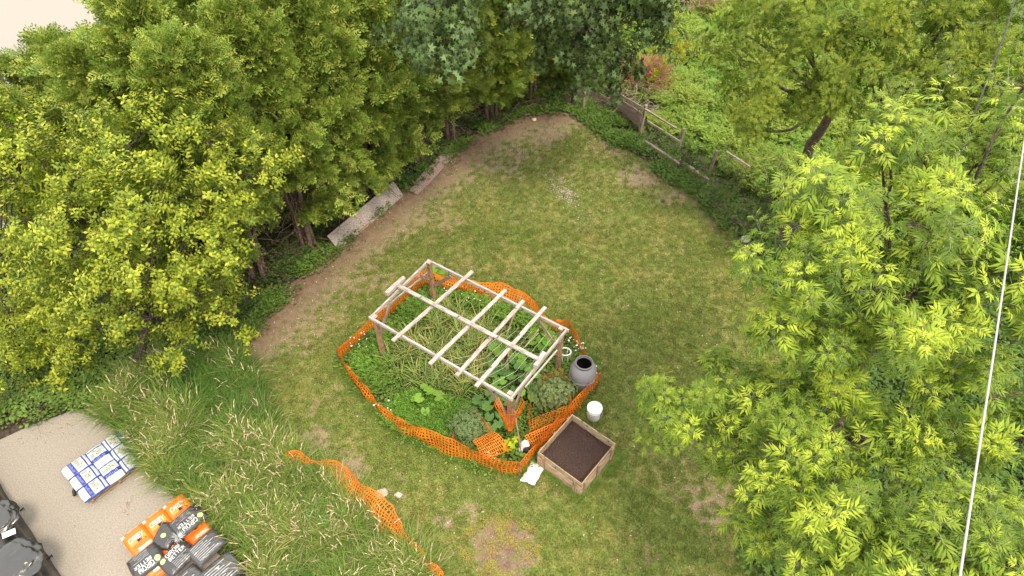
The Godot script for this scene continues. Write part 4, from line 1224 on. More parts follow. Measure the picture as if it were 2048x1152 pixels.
func build_garden_plants() -> void:
	var lm := leaf_mat(0.5)
	# leaf clumps all over the plot
	var weeds := leafy([Color(0.135, 0.23, 0.035), Color(0.16, 0.26, 0.04), Color(0.11, 0.19, 0.032)], 22, 0.16, 0.16, 0.06)
	var s := spread(garden_poly, 1300, 0.7, 1.6, 0.3)
	scatter("weeds", weeds, lm, s[0], s[1], null, "low green weeds filling the fenced vegetable plot", "weeds")
	var wild := PackedVector2Array([Vector2(-3.67, -9.27), Vector2(-3.20, -10.00), Vector2(-2.14, -11.50), Vector2(-0.91, -11.25), Vector2(0.43, -10.61), Vector2(0.77, -10.00), Vector2(-1.15, -11.09), Vector2(-2.62, -10.00), Vector2(-2.87, -8.33)])
	s = spread(wild, 260, 0.8, 1.5, 0.2)
	scatter("herbs", feathery([Color(0.13, 0.25, 0.034), Color(0.165, 0.28, 0.045)], 12, 0.26), lm, s[0], s[1], null, "feathery green herbs along the left and back edges of the plot", "herbs")
	var carrots := PackedVector2Array([Vector2(-2.69, -7.77), Vector2(-2.43, -8.33), Vector2(-1.89, -8.40), Vector2(-1.01, -8.08), Vector2(-0.63, -7.89), Vector2(-0.97, -7.35), Vector2(-1.49, -7.29)])
	s = spread(carrots, 330, 0.8, 1.4, 0.2)
	scatter("parsley", feathery([Color(0.125, 0.25, 0.03), Color(0.165, 0.30, 0.036), Color(0.10, 0.205, 0.028)], 13, 0.27), lm, s[0], s[1], null, "bright green parsley patch in the front left corner of the plot", "parsley")
	# garlic
	var straw := Color(0.50, 0.39, 0.15)
	var gar := [Color(0.17, 0.26, 0.07), Color(0.21, 0.29, 0.085), Color(0.27, 0.32, 0.09)]
	var kinds := [[gar[0], gar[1], gar[2]], [gar[0], gar[1], gar[2], straw], [gar[0], gar[1], straw, Color(0.42, 0.38, 0.12)]]
	var bed := PackedVector2Array([Vector2(-2.54, -9.85), Vector2(-1.51, -10.93), Vector2(-0.46, -10.30), Vector2(-0.16, -9.41), Vector2(-0.70, -8.46), Vector2(-1.23, -8.20), Vector2(-1.90, -8.46), Vector2(-2.85, -9.06)])
	var protos := []
	for k in 6:
		var o := obj("garlic_plant", strap_plant(kinds[k % 3], 11, 0.52), lm)
		tag(o, "arching strap-leaved garlic plant, green turning straw, under the timber frame", "garlic plant", "garlic plants in the middle of the plot")
		var q := in_poly(bed)
		o.position = Vector3(q.x, 0, q.y)
		protos.append(o)
	for k in 190:
		var q := in_poly(bed)
		var o: Node3D = copy(protos[rng.randi() % 6], "garlic_plant", "arching strap-leaved garlic plant, green turning straw, under the timber frame")
		o.position = Vector3(q.x, 0, q.y)
		o.rotation.y = rand(0, TAU)
		o.scale = Vector3.ONE * rand(0.75, 1.3)
	# squash
	var sq := [Color(0.11, 0.22, 0.06), Color(0.135, 0.26, 0.06), Color(0.165, 0.31, 0.05)]
	squash("squash plant with big round leaves under the right front corner of the frame", Vector3(0.12, 0.00, -8.66), 26, 0.55, sq, lm)
	squash("squash plant with dark leaves behind the front post, nearest the net pen", Vector3(-0.36, 0.00, -7.89), 20, 0.48, [sq[0], sq[0], sq[1]], lm)
	squash("brighter squash plant at the middle stake, next to the garlic", Vector3(-0.18, 0.00, -9.39), 16, 0.42, [sq[1], sq[2], Color(0.14, 0.25, 0.03)], lm)
	squash("small light green squash in the parsley patch", Vector3(-1.82, 0.00, -8.14), 8, 0.3, [Color(0.17, 0.30, 0.04)], lm)
	squash("small light green squash seedling at the far corner post", Vector3(-1.85, 0.00, -11.93), 5, 0.16, [Color(0.17, 0.30, 0.03)], lm)
	squash("pale green leafy plant inside the right side of the frame", Vector3(0.71, 0.00, -9.85), 10, 0.3, [Color(0.14, 0.27, 0.03)], lm)
	# tomatoes in the pens
	for k in [[Vector3(0.91, 0.00, -8.33), "grey-green tomato plant inside the pen beside the grey barrel", 1.0, [Color(0.17, 0.23, 0.09), Color(0.20, 0.26, 0.105), Color(0.25, 0.26, 0.09)]], [Vector3(-0.88, 0.00, -7.49), "grey-green tomato plant inside the pen left of the front post", 0.85, [Color(0.14, 0.215, 0.08), Color(0.18, 0.25, 0.10)]]]:
		var at: Vector3 = k[0]
		var o := thing("tomato_plant", k[1], "tomato plant", at)
		var w := Geo.new()
		limb(w, Vector3.ZERO, Vector3(0.03, 0.5, 0), 0.012, 0.006, 0.02, 5, lin(0.12, 0.17, 0.06))
		obj("stem", w, lm, o)
		var sets := [compound_shoot(k[3][0], k[3][1], 3, 0.16, 0.17, lin(0.12, 0.17, 0.06)), compound_shoot(k[3][1], k[3][k[3].size() - 1], 3, 0.16, 0.15, lin(0.12, 0.17, 0.06))]
		var f := Geo.new()
		for m in 170:
			var d := rdir()
			d.y = absf(d.y)
			f.add(sets[m % 2], along(d + Vector3(0, 0.3, 0), Vector3(0, 0.18, 0) + d * Vector3(0.40, 0.42, 0.32) * k[2] * rand(0.2, 1.1), rand(0.6, 1.0)))
		obj("foliage", f, lm, o).set_meta("kind", "stuff")
	# yellow-leaved plant at the front corner
	var yo := thing("currant_bush", "small plant with bright yellow leaves in the front corner of the plot", "plant", Vector3(0.06, 0.00, -7.06))
	var yg := Geo.new()
	for m in 34:
		var a := rand(0, TAU)
		var z := Vector3(cos(a), rand(-0.4, 0.2), sin(a)).normalized()
		var x := Vector3.UP.cross(z).normalized()
		var q := Vector3(-0.1 + rand(-0.14, 0.14), rand(0.12, 0.42), rand(-0.16, 0.1))
		lobed_leaf(yg, Transform3D(Basis(x, z.cross(x), z), q), rand(0.045, 0.075), 3, 0.7, 0.1, shade(Color(0.36, 0.42, 0.02), 0.2))
	obj("yellow_foliage", yg, lm, yo).set_meta("kind", "stuff")
	var gg := Geo.new()
	for m in 46:
		var a := rand(0, TAU)
		var z := Vector3(cos(a), rand(-0.4, 0.2), sin(a)).normalized()
		var x := Vector3.UP.cross(z).normalized()
		lobed_leaf(gg, Transform3D(Basis(x, z.cross(x), z), Vector3(0.1 + rand(-0.2, 0.2), rand(0.1, 0.3), rand(-0.15, 0.2))), rand(0.04, 0.07), 3, 0.7, 0.1, shade(Color(0.13, 0.22, 0.03), 0.2))
	obj("green_foliage", gg, lm, yo).set_meta("kind", "stuff")
	# white flowers
	var fl := Geo.new()
	for m in 5:
		var a := TAU * m / 5.0
		fl.tri(Vector3.ZERO, Vector3(cos(a - 0.5), 0.25, sin(a - 0.5)) * 0.016, Vector3(cos(a + 0.5), 0.25, sin(a + 0.5)) * 0.016, lin(0.8, 0.8, 0.78))
	var xf := []
	var cols := []
	for k in [[Vector2(-3.50, -9.82), 0.22, 16], [Vector2(-1.65, -11.32), 0.3, 18], [Vector2(-0.97, -11.22), 0.25, 12], [Vector2(1.54, -9.58), 0.14, 12], [Vector2(1.40, -9.79), 0.12, 6], [Vector2(-2.71, -8.00), 0.2, 10], [Vector2(1.80, -8.90), 0.1, 7], [Vector2(-0.39, -6.83), 0.12, 7]]:
		for m in k[2]:
			var q: Vector2 = k[0] + Vector2(rand(-1, 1), rand(-1, 1)) * k[1]
			xf.append(Transform3D(Basis(Vector3.UP, rand(0, TAU)) * Basis().scaled(Vector3.ONE * rand(0.7, 1.5)), Vector3(q.x, rand(0.18, 0.36), q.y)))
			cols.append(Color.WHITE)
	scatter("white_flowers", fl, mat(0.8), xf, cols, null, "small white flowers along the edges of the orange mesh fence", "flowers")

# ------------------------------------------------------------------ planter and small things
func build_planter() -> void:
	var H := 0.5
	var c := [Vector3(1.26, 0.50, -7.65), Vector3(2.09, 0.50, -6.94), Vector3(1.29, 0.50, -6.14), Vector3(0.48, 0.50, -6.80)]
	var mid: Vector3 = (c[0] + c[1] + c[2] + c[3]) / 4.0
	mid.y = 0.0
	var ax: Vector3 = ((c[1] - c[0]) + (c[2] - c[3])).normalized()
	var az: Vector3 = Vector3(-ax.z, 0, ax.x)
	var wx: float = ((c[1] - c[0]).length() + (c[2] - c[3]).length()) / 2.0
	var wz: float = ((c[3] - c[0]).length() + (c[2] - c[1]).length()) / 2.0
	var o := thing("planter_box", "square wooden planter box of rough boards filled with dark soil", "planter", mid)
	var tw := [lin(0.56, 0.425, 0.28), lin(0.50, 0.37, 0.24), lin(0.60, 0.47, 0.32)]
	var hx: float = wx / 2.0
	var hz: float = wz / 2.0
	var t := 0.022
	var hh := H / 3.0
	for k in 3:
		var y := hh * (k + 0.5)
		for s: float in [-1.0, 1.0]:
			var e := rand(-0.003, 0.003)
			bar(o, "board", mid + az * s * (hz - t / 2 + e) - ax * hx + Vector3(0, y, 0), mid + az * s * (hz - t / 2 + e) + ax * hx + Vector3(0, y, 0), t, hh - 0.006, tw[(k + (1 if s > 0 else 0)) % 3])
			bar(o, "board", mid + ax * s * (hx - t / 2 + e) - az * (hz - t - 0.004) + Vector3(0, y, 0), mid + ax * s * (hx - t / 2 + e) + az * (hz - t - 0.004) + Vector3(0, y, 0), t, hh - 0.006, tw[(k + 2) % 3])
	for s: float in [-1.0, 1.0]:
		for f: float in [-0.36, 0.36]:
			bar(o, "batten", mid + az * s * (hz + 0.013) + ax * wx * f + Vector3(0, 0.01, 0), mid + az * s * (hz + 0.013) + ax * wx * f + Vector3(0, H - 0.03, 0), 0.085, 0.022, lin(0.45, 0.315, 0.195), az)
		for f: float in [-0.40, 0.0, 0.40]:
			bar(o, "batten", mid + ax * s * (hx + 0.013) + az * wz * f + Vector3(0, 0.01, 0), mid + ax * s * (hx + 0.013) + az * wz * f + Vector3(0, H - 0.03, 0), 0.085, 0.022, lin(0.47, 0.34, 0.23), ax)
	var p := []
	for i in 61:
		var row := []
		for j in 61:
			var u := (i / 60.0 - 0.5) * (wx - 2 * t)
			var w := (j / 60.0 - 0.5) * (wz - 2 * t)
			var y := 0.29 + 0.030 * fine.get_noise_2d(u * 1.6, w * 1.6) + 0.016 * fine.get_noise_2d(u * 9.0, w * 9.0) + rand(-0.004, 0.005)
			row.append(ax * u + az * w + Vector3(0, y, 0))
		p.append(row)
	var g := Geo.new()
	g.sheet(p, Color.WHITE)
	var soil := tri_mat(speck_image(256, 0.9, 5, 0.06, 83), 3.0, Color(0.085, 0.046, 0.034).linear_to_srgb(), 0.95, 1.0)
	obj("soil", g, soil, o)
	var bits := Geo.new()
	for k in 60:
		var q := ax * rand(-hx, hx) * 0.9 + az * rand(-hz, hz) * 0.9 + Vector3(0, 0.305, 0)
		var r := rand(0.003, 0.009)
		bits.tri(q + rdir() * r, q + rdir() * r, q + rdir() * r, lin(0.6, 0.5, 0.42))
	obj("soil_flecks", bits, mat(0.9), o).set_meta("kind", "stuff")

func build_objects() -> void:
	# barrel
	var o := thing("barrel", "grey plastic barrel with a wide open mouth inside the right side of the fence", "barrel", Vector3(1.53, 0.00, -8.71))
	var grey := mat(0.45)
	grey.metallic_specular = 0.4
	var gc := lin(0.205, 0.195, 0.205)
	var g := Geo.new()
	g.lathe(PackedVector2Array([Vector2(0.0, 0.0), Vector2(0.22, 0.0), Vector2(0.235, 0.02), Vector2(0.27, 0.34), Vector2(0.275, 0.395)]), 48, gc)
	obj("lower_body", g, grey, o)
	g = Geo.new()
	g.lathe(PackedVector2Array([Vector2(0.275, 0.395), Vector2(0.297, 0.40), Vector2(0.300, 0.415), Vector2(0.297, 0.43), Vector2(0.285, 0.435)]), 48, lin(0.205, 0.195, 0.205))
	obj("seam_ring", g, grey, o)
	g = Geo.new()
	var prof := PackedVector2Array([Vector2(0.285, 0.435), Vector2(0.288, 0.50)])
	for k in 9:
		var a := k / 8.0 * 1.12
		prof.push_back(Vector2(0.288 * cos(a) + 0.0, 0.55 + 0.30 * sin(a)))
	prof[prof.size() - 1].x = 0.175
	g.lathe(prof, 48, gc)
	obj("upper_body", g, grey, o)
	g = Geo.new()
	g.lathe(PackedVector2Array([Vector2(0.175, 0.82), Vector2(0.192, 0.825), Vector2(0.195, 0.85), Vector2(0.188, 0.86), Vector2(0.172, 0.86), Vector2(0.168, 0.85), Vector2(0.168, 0.79)]), 48, lin(0.17, 0.16, 0.17))
	obj("mouth_rim", g, grey, o)
	g = Geo.new()
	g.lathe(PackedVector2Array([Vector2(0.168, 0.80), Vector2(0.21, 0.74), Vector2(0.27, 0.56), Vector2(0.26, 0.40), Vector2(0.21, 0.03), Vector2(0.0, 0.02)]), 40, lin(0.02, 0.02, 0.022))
	obj("inner_wall", g, mat(0.7), o)
	# bucket
	var b := thing("bucket", "white plastic bucket with a closed lid on the lawn above the planter box", "bucket", Vector3(1.73, 0.00, -7.90))
	var wm := mat(0.4)
	var wc := lin(0.72, 0.71, 0.71)
	g = Geo.new()
	g.lathe(PackedVector2Array([Vector2(0.0, 0.0), Vector2(0.125, 0.0), Vector2(0.13, 0.01), Vector2(0.146, 0.29)]), 40, wc)
	obj("body", g, wm, b)
	g = Geo.new()
	for y in [0.285, 0.31, 0.33]:
		g.lathe(PackedVector2Array([Vector2(0.146, y), Vector2(0.156, y + 0.003), Vector2(0.156, y + 0.009), Vector2(0.146, y + 0.012)]), 40, wc)
	obj("ribs", g, wm, b)
	g = Geo.new()
	g.lathe(PackedVector2Array([Vector2(0.148, 0.30), Vector2(0.160, 0.345), Vector2(0.162, 0.365), Vector2(0.157, 0.372), Vector2(0.147, 0.372), Vector2(0.142, 0.365), Vector2(0.0, 0.366)]), 40, lin(0.80, 0.80, 0.79))
	obj("lid", g, wm, b)
	g = Geo.new()
	g.lathe(PackedVector2Array([Vector2(0.024, 0.364), Vector2(0.024, 0.378), Vector2(0.020, 0.381), Vector2(0.0, 0.381)]), 20, lin(0.42, 0.42, 0.44))
	var cap := obj("cap", g, wm, b.get_node("lid"))
	cap.position = Vector3(0.095, 0, -0.012)
	g = Geo.new()
	var hp := PackedVector3Array()
	var hr := PackedFloat32Array()
	for k in 13:
		var a := PI * k / 12.0
		hp.push_back(Vector3(cos(a) * 0.165, 0.29 - sin(a) * 0.13, 0.06 + sin(a) * 0.12))
		hr.push_back(0.003)
	g.tube(hp, hr, 5, lin(0.5, 0.5, 0.5))
	obj("handle", g, wm, b)
	# white sack flat on the grass
	var p := []
	var k1 := [Vector3(0.39, 0.00, -6.83), Vector3(0.64, 0.00, -6.69), Vector3(0.45, 0.00, -6.31), Vector3(0.17, 0.00, -6.41)]
	for i in 25:
		var row := []
		for j in 25:
			var u := i / 24.0
			var w := j / 24.0
			var q: Vector3 = k1[0].lerp(k1[1], u).lerp((k1[3] as Vector3).lerp(k1[2], u), w)
			var edge := minf(minf(u, 1.0 - u), minf(w, 1.0 - w))
			q += Vector3(noise.get_noise_2d(u * 3.0, w * 3.0), 0, noise.get_noise_2d(u * 3.0 + 30.0, w * 3.0)) * 0.025 * (1.0 - edge)
			row.append(q + Vector3(0, 0.065 + 0.05 * clampf(edge * 5.0, 0, 1) + 0.03 * fine.get_noise_2d(u * 1.2, w * 1.2) + 0.01 * fine.get_noise_2d(u * 4.0, w * 1.5), 0) - k1[0])
		p.append(row)
	g = Geo.new()
	g.sheet(p, lin(0.78, 0.77, 0.77))
	var sk := obj("white_sack", g, mat(0.6))
	sk.position = k1[0]
	tag(sk, "empty white plastic sack lying on the grass at the left corner of the planter box", "sack")
	# white and black container in the front corner
	var v := thing("plastic_bag", "small crumpled white bag with black inside at the foot of the tool handle", "bag", Vector3(0.26, 0.12, -7.05))
	for k in [["white_side", Vector3(0.0, 0.10, -0.05), Vector3(0.10, 0.15, 0.07), lin(0.75, 0.75, 0.76)], ["black_side", Vector3(0.05, 0.07, 0.05), Vector3(0.08, 0.09, 0.06), lin(0.012, 0.012, 0.014)], ["white_corner", Vector3(-0.08, 0.05, 0.02), Vector3(0.05, 0.10, 0.05), lin(0.7, 0.7, 0.72)]]:
		var q := []
		for i in 17:
			var row := []
			for j in 11:
				var a := TAU * i / 16.0
				var e := PI * (j / 10.0 - 0.5)
				var d := Vector3(cos(a) * cos(e), sin(e), sin(a) * cos(e))
				row.append(k[1] + d * k[2] * (1.0 + 0.4 * fine.get_noise_3d(cos(a) * cos(e) * 0.8, sin(e) * 0.8 + k[1].x * 40.0, sin(a) * cos(e) * 0.8)))
			q.append(row)
		g = Geo.new()
		g.sheet(q, k[3])
		obj(k[0], g, mat(0.5), v)
	# white hoop behind the post
	g = Geo.new()
	var cp := PackedVector3Array()
	var cr := PackedFloat32Array()
	for k in 25:
		var a := TAU * k / 24.0
		cp.push_back(Vector3(cos(a) * 0.13, 0.34 + 0.03 * sin(a), sin(a) * 0.13))
		cr.push_back(0.014)
	g.tube(cp, cr, 8, lin(0.75, 0.75, 0.75))
	for k in 6:
		var a := TAU * k / 6.0
		g.tube(PackedVector3Array([Vector3(cos(a) * 0.13, 0.34, sin(a) * 0.13), Vector3(cos(a) * 0.11, 0.02, sin(a) * 0.11)]), PackedFloat32Array([0.012, 0.012]), 6, lin(0.75, 0.75, 0.75))
	var wb := obj("white_basket", g, wm)
	wb.position = Vector3(1.19, 0.00, -9.39)
	tag(wb, "white plastic basket rim half hidden behind the right rear post of the frame", "basket")
	# stones
	for k in [["boulder", Vector3(6.23, 0.08, -13.35), 0.14, lin(0.42, 0.42, 0.41), "pale round stone at the foot of the dark bush beside the lawn", 0.8], ["flat_stone", Vector3(-2.55, 0.02, -6.15), 0.13, lin(0.40, 0.36, 0.29), "flat pale stone, larger of two on the grass beside the fallen net", 0.35], ["flat_stone", Vector3(-2.21, 0.02, -6.12), 0.08, lin(0.44, 0.40, 0.33), "flat pale stone, smaller of two on the grass beside the fallen net", 0.35], ["rock", Vector3(-3.69, 0.25, -5.91), 0.11, lin(0.33, 0.33, 0.31), "grey rock showing in the tall grass near the fallen net", 0.9], ["litter", Vector3(5.13, 0.15, -20.31), 0.32, lin(0.62, 0.60, 0.55), "white scrap of sheeting on the weeds beyond the old fence", 0.3], ["limestone", Vector3(0.71, 0.03, -19.10), 0.08, lin(0.5, 0.44, 0.32), "small cream stone at the back tip of the lawn", 0.6]]:
		var q := []
		for i in 17:
			var row := []
			for j in 11:
				var a := TAU * i / 16.0
				var e := PI * (j / 10.0 - 0.5)
				var d := Vector3(cos(a) * cos(e), sin(e), sin(a) * cos(e))
				row.append(d * Vector3(1, k[5], 0.8) * k[2] * (1.0 + 0.5 * fine.get_noise_3d(d.x * 0.5 + k[1].x, d.y * 0.5, d.z * 0.5)))
			q.append(row)
		g = Geo.new()
		g.sheet(q, k[3])
		var so := obj("stone" if k[0] != "litter" else "plastic_scrap", g, mat(0.9))
		so.position = k[1]
		tag(so, k[4], "stone" if k[0] != "litter" else "scrap")
	# brush heaps
	brush("brush_pile", "heap of rust-red dead cedar branches behind the old board fence", Vector3(4.56, 0.00, -21.20), 0.85, 170, [Color(0.44, 0.20, 0.12), Color(0.38, 0.19, 0.12)], 1.05, true)
	brush("brush_pile", "heap of bare grey twigs behind the old board fence, below the red branches", Vector3(4.21, 0.00, -20.16), 1.0, 200, [Color(0.40, 0.32, 0.24), Color(0.30, 0.23, 0.17)], 0.7, false)
	brush("brush_pile", "pinkish heap of cut brush far off at the top of the weeds", Vector3(7.67, 0.00, -26.90), 1.1, 130, [Color(0.42, 0.28, 0.21), Color(0.36, 0.24, 0.16)], 0.5, true)
	brush("fallen_branches", "fallen bare branches in the dark corner under the maple", Vector3(-0.40, 0.00, -19.85), 1.3, 60, [Color(0.16, 0.11, 0.075), Color(0.20, 0.14, 0.09)], 0.9, false)

func brush(called: String, label: String, at: Vector3, r: float, count: int, cols: Array, h: float, needles: bool) -> void:
	var o := thing(called, label, "branches", at)
	var g := Geo.new()
	for k in count:
		var a := rand(0, TAU)
		var p := Vector3(cos(a), 0, sin(a)) * r * sqrt(rng.randf())
		p.y = rand(0.02, h) * (1.0 - 0.6 * p.length() / r)
		var d := Vector3(cos(a + rand(-1.4, 1.4)), rand(-0.3, 0.6), sin(a + rand(-1.4, 1.4))).normalized()
		limb(g, p - d * 0.3, p + d * rand(0.25, 0.6), rand(0.006, 0.016), 0.003, 0.05, 4, shade(cols[rng.randi() % cols.size()], 0.2), 4)
	obj("twigs", g, mat(0.9), o).set_meta("kind", "stuff")
	if needles:
		var sp := cedar_spray(cols[0], cols[1])
		var f := Geo.new()
		for k in count * 2:
			var d := rdir()
			d.y = absf(d.y)
			f.add(sp, along(d, d * Vector3(r, h, r) * rand(0.3, 0.95), rand(0.8, 1.3)))
		obj("dead_foliage", f, mat(0.9), o).set_meta("kind", "stuff")

# ------------------------------------------------------------------ bags, pallets, wrapped stack
const LETTERS := {"A": "01110100011000111111100011000110001", "B": "11110100011000111110100011000111110", "C": "01111100001000010000100001000001111", "E": "11111100001000011110100001000011111", "G": "01111100001000010011100011000101111", "O": "01110100011000110001100011000101110", "R": "11110100011000111110101001001010001", "S": "01111100001000001110000010000111110", "T": "11111001000010000100001000010000100", "V": "10001100011000110001100010101000100", "W": "10001100011010110101101011010101010", "Y": "10001100010101000100001000010000100", "L": "10000100001000010000100001000011111", "I": "11111001000010000100001000010011111", "N": "10001110011010110011100011000110001"}

func write(im: Image, text: String, x: int, y: int, s: int, col: Color, slant := 0) -> void:
	for k in text.length():
		var bits: String = LETTERS.get(text[k], "")
		for i in bits.length():
			if bits[i] == "1":
				var cx := x + (k * 6 + i % 5) * s + slant * (6 - i / 5) / 3
				im.fill_rect(Rect2i(cx, y + (i / 5) * s, s, s), col)

func disc(im: Image, cx: int, cy: int, r: int, col: Color) -> void:
	for x in range(cx - r, cx + r + 1):
		for y in range(cy - r, cy + r + 1):
			if Vector2(x - cx, y - cy).length() <= r and x >= 0 and y >= 0 and x < im.get_width() and y < im.get_height():
				im.set_pixel(x, y, col)

func lines(im: Image, x: int, y: int, w: int, rows: int, step: int, col: Color) -> void:
	for k in rows:
		im.fill_rect(Rect2i(x, y + k * step, int(w * (0.6 + 0.4 * sin(k * 2.3 + 1.0) * sin(k * 2.3 + 1.0))), maxi(1, step / 3)), col)

func blue_print() -> Image:
	var im := Image.create(192, 144, false, Image.FORMAT_RGB8)
	var blue := Color(0.15, 0.20, 0.50)
	im.fill(Color(0.72, 0.74, 0.77))
	im.fill_rect(Rect2i(0, 0, 192, 10), blue)
	im.fill_rect(Rect2i(0, 134, 192, 10), blue)
	im.fill_rect(Rect2i(8, 14, 44, 116), Color(0.80, 0.81, 0.82))
	im.fill_rect(Rect2i(54, 10, 34, 124), blue)
	lines(im, 60, 22, 22, 8, 12, Color(0.55, 0.6, 0.82))
	im.fill_rect(Rect2i(92, 18, 64, 108), Color(0.66, 0.66, 0.64))
	for k in 30:
		var q := Vector2i(100 + rng.randi() % 44, 50 + rng.randi() % 56)
		im.fill_rect(Rect2i(q.x, q.y, 8, 6), [Color(0.45, 0.58, 0.42), Color(0.55, 0.48, 0.40), Color(0.30, 0.36, 0.32), Color(0.62, 0.66, 0.60)][k % 4])
	lines(im, 98, 24, 50, 3, 9, Color(0.35, 0.38, 0.5))
	im.fill_rect(Rect2i(160, 10, 10, 124), blue)
	return im

func orange_print() -> Image:
	var im := Image.create(192, 144, false, Image.FORMAT_RGB8)
	var o := Color(0.93, 0.42, 0.10)
	im.fill(o)
	im.fill_rect(Rect2i(0, 0, 30, 22), Color(0.92, 0.86, 0.80))
	im.fill_rect(Rect2i(60, 0, 90, 12), Color(0.93, 0.70, 0.58))
	im.fill_rect(Rect2i(30, 52, 132, 40), Color(0.95, 0.55, 0.2))
	write(im, "CAREY", 40, 50, 4, Color(0.12, 0.1, 0.12), 2)
	write(im, "CAREY", 37, 47, 4, Color(0.95, 0.94, 0.93), 2)
	im.fill_rect(Rect2i(88, 76, 30, 16), Color(0.14, 0.10, 0.12))
	disc(im, 118, 86, 7, Color(0.80, 0.20, 0.10))
	disc(im, 150, 92, 6, Color(0.78, 0.22, 0.08))
	im.fill_rect(Rect2i(60, 120, 110, 14), Color(0.93, 0.75, 0.66))
	lines(im, 40, 100, 90, 2, 8, Color(0.7, 0.25, 0.06))
	return im

func black_print(kind: int) -> Image:
	var im := Image.create(192, 144, false, Image.FORMAT_RGB8)
	im.fill(Color(0.20, 0.195, 0.20))
	var w := Color(0.86, 0.86, 0.86)
	if kind == 0:
		disc(im, 32, 34, 17, Color(0.66, 0.76, 0.48))
		write(im, "GROW", 58, 16, 4, w)
		write(im, "BETTER", 58, 50, 3, w)
		lines(im, 60, 84, 110, 5, 11, Color(0.55, 0.55, 0.56))
	elif kind == 1:
		im.fill(Color(0.25, 0.24, 0.245))
		lines(im, 24, 26, 130, 8, 13, Color(0.62, 0.62, 0.63))
	else:
		disc(im, 90, 70, 17, Color(0.66, 0.76, 0.48))
		lines(im, 20, 112, 60, 2, 10, Color(0.45, 0.45, 0.46))
	return im

# a filled sack: soft rounded slab with flat sealed ends, long side along x
func pillow(l: float, w: float, h: float, wrinkle: float, sd: float) -> Geo:
	var g := Geo.new()
	for side: float in [1.0, -1.0]:
		var p := []
		for i in 29:
			var row := []
			for j in 21:
				var u := i / 14.0 - 1.0
				var v := j / 10.0 - 1.0
				var full := pow(maxf(0.0, 1.0 - pow(absf(u), 5.0)), 0.6) * pow(maxf(0.0, 1.0 - pow(absf(v), 4.0)), 0.5)
				var pinch := 1.0 - 0.05 * absf(u) * absf(v)
				var n := fine.get_noise_2d(u * 1.1 + sd * 7.0, v * 1.1) * 0.6 + fine.get_noise_2d(u * 1.5 + sd * 3.0, v * 5.0) * 0.4
				var y := h * 0.5 + side * h * 0.5 * full * (1.0 if side > 0 else 0.9) + wrinkle * n * (full if side > 0 else 0.0)
				row.append(Vector3(u * l * 0.5 * pinch, y, v * w * 0.5 * pinch + wrinkle * 0.4 * n * (1.0 - full)))
			p.append(row)
		g.sheet(p, Color.WHITE, side < 0)
	return g

func bag(called: String, label: String, g: Geo, m: Material, at: Vector3, yaw: float, tilt := Vector3.ZERO, group := "") -> MeshInstance3D:
	var o := obj(called, g, m)
	o.position = at
	o.basis = Basis(Vector3.UP, yaw) * Basis.from_euler(tilt)
	tag(o, label, "bag", group)
	return o

func pallet(label: String, at: Vector3, yaw: float, l: float, w: float) -> Node3D:
	var o := thing("pallet", label, "pallet", at, yaw)
	var wc := lin(0.42, 0.32, 0.22)
	for k in 7:
		var z := lerpf(-w / 2 + 0.05, w / 2 - 0.05, k / 6.0)
		var g := Geo.new()
		g.beam(Vector3(-l / 2, 0.109, z), Vector3(l / 2, 0.109, z), 0.095, 0.018, Vector3.UP, shade(wc, 0.1), rand(0, 4))
		obj("deck_board", g, wood_mat, o)
	for k in 3:
		var x := (k - 1) * (l / 2 - 0.04)
		var g := Geo.new()
		g.beam(Vector3(x, 0.06, -w / 2), Vector3(x, 0.06, w / 2), 0.05, 0.078, Vector3.UP, shade(wc, 0.1), rand(0, 4))
		obj("bearer", g, wood_mat, o)
	for k in 3:
		var z := (k - 1) * (w / 2 - 0.05)
		var g := Geo.new()
		g.beam(Vector3(-l / 2, 0.011, z), Vector3(l / 2, 0.011, z), 0.095, 0.018, Vector3.UP, shade(wc, 0.1), rand(0, 4))
		obj("base_board", g, wood_mat, o)
	return o

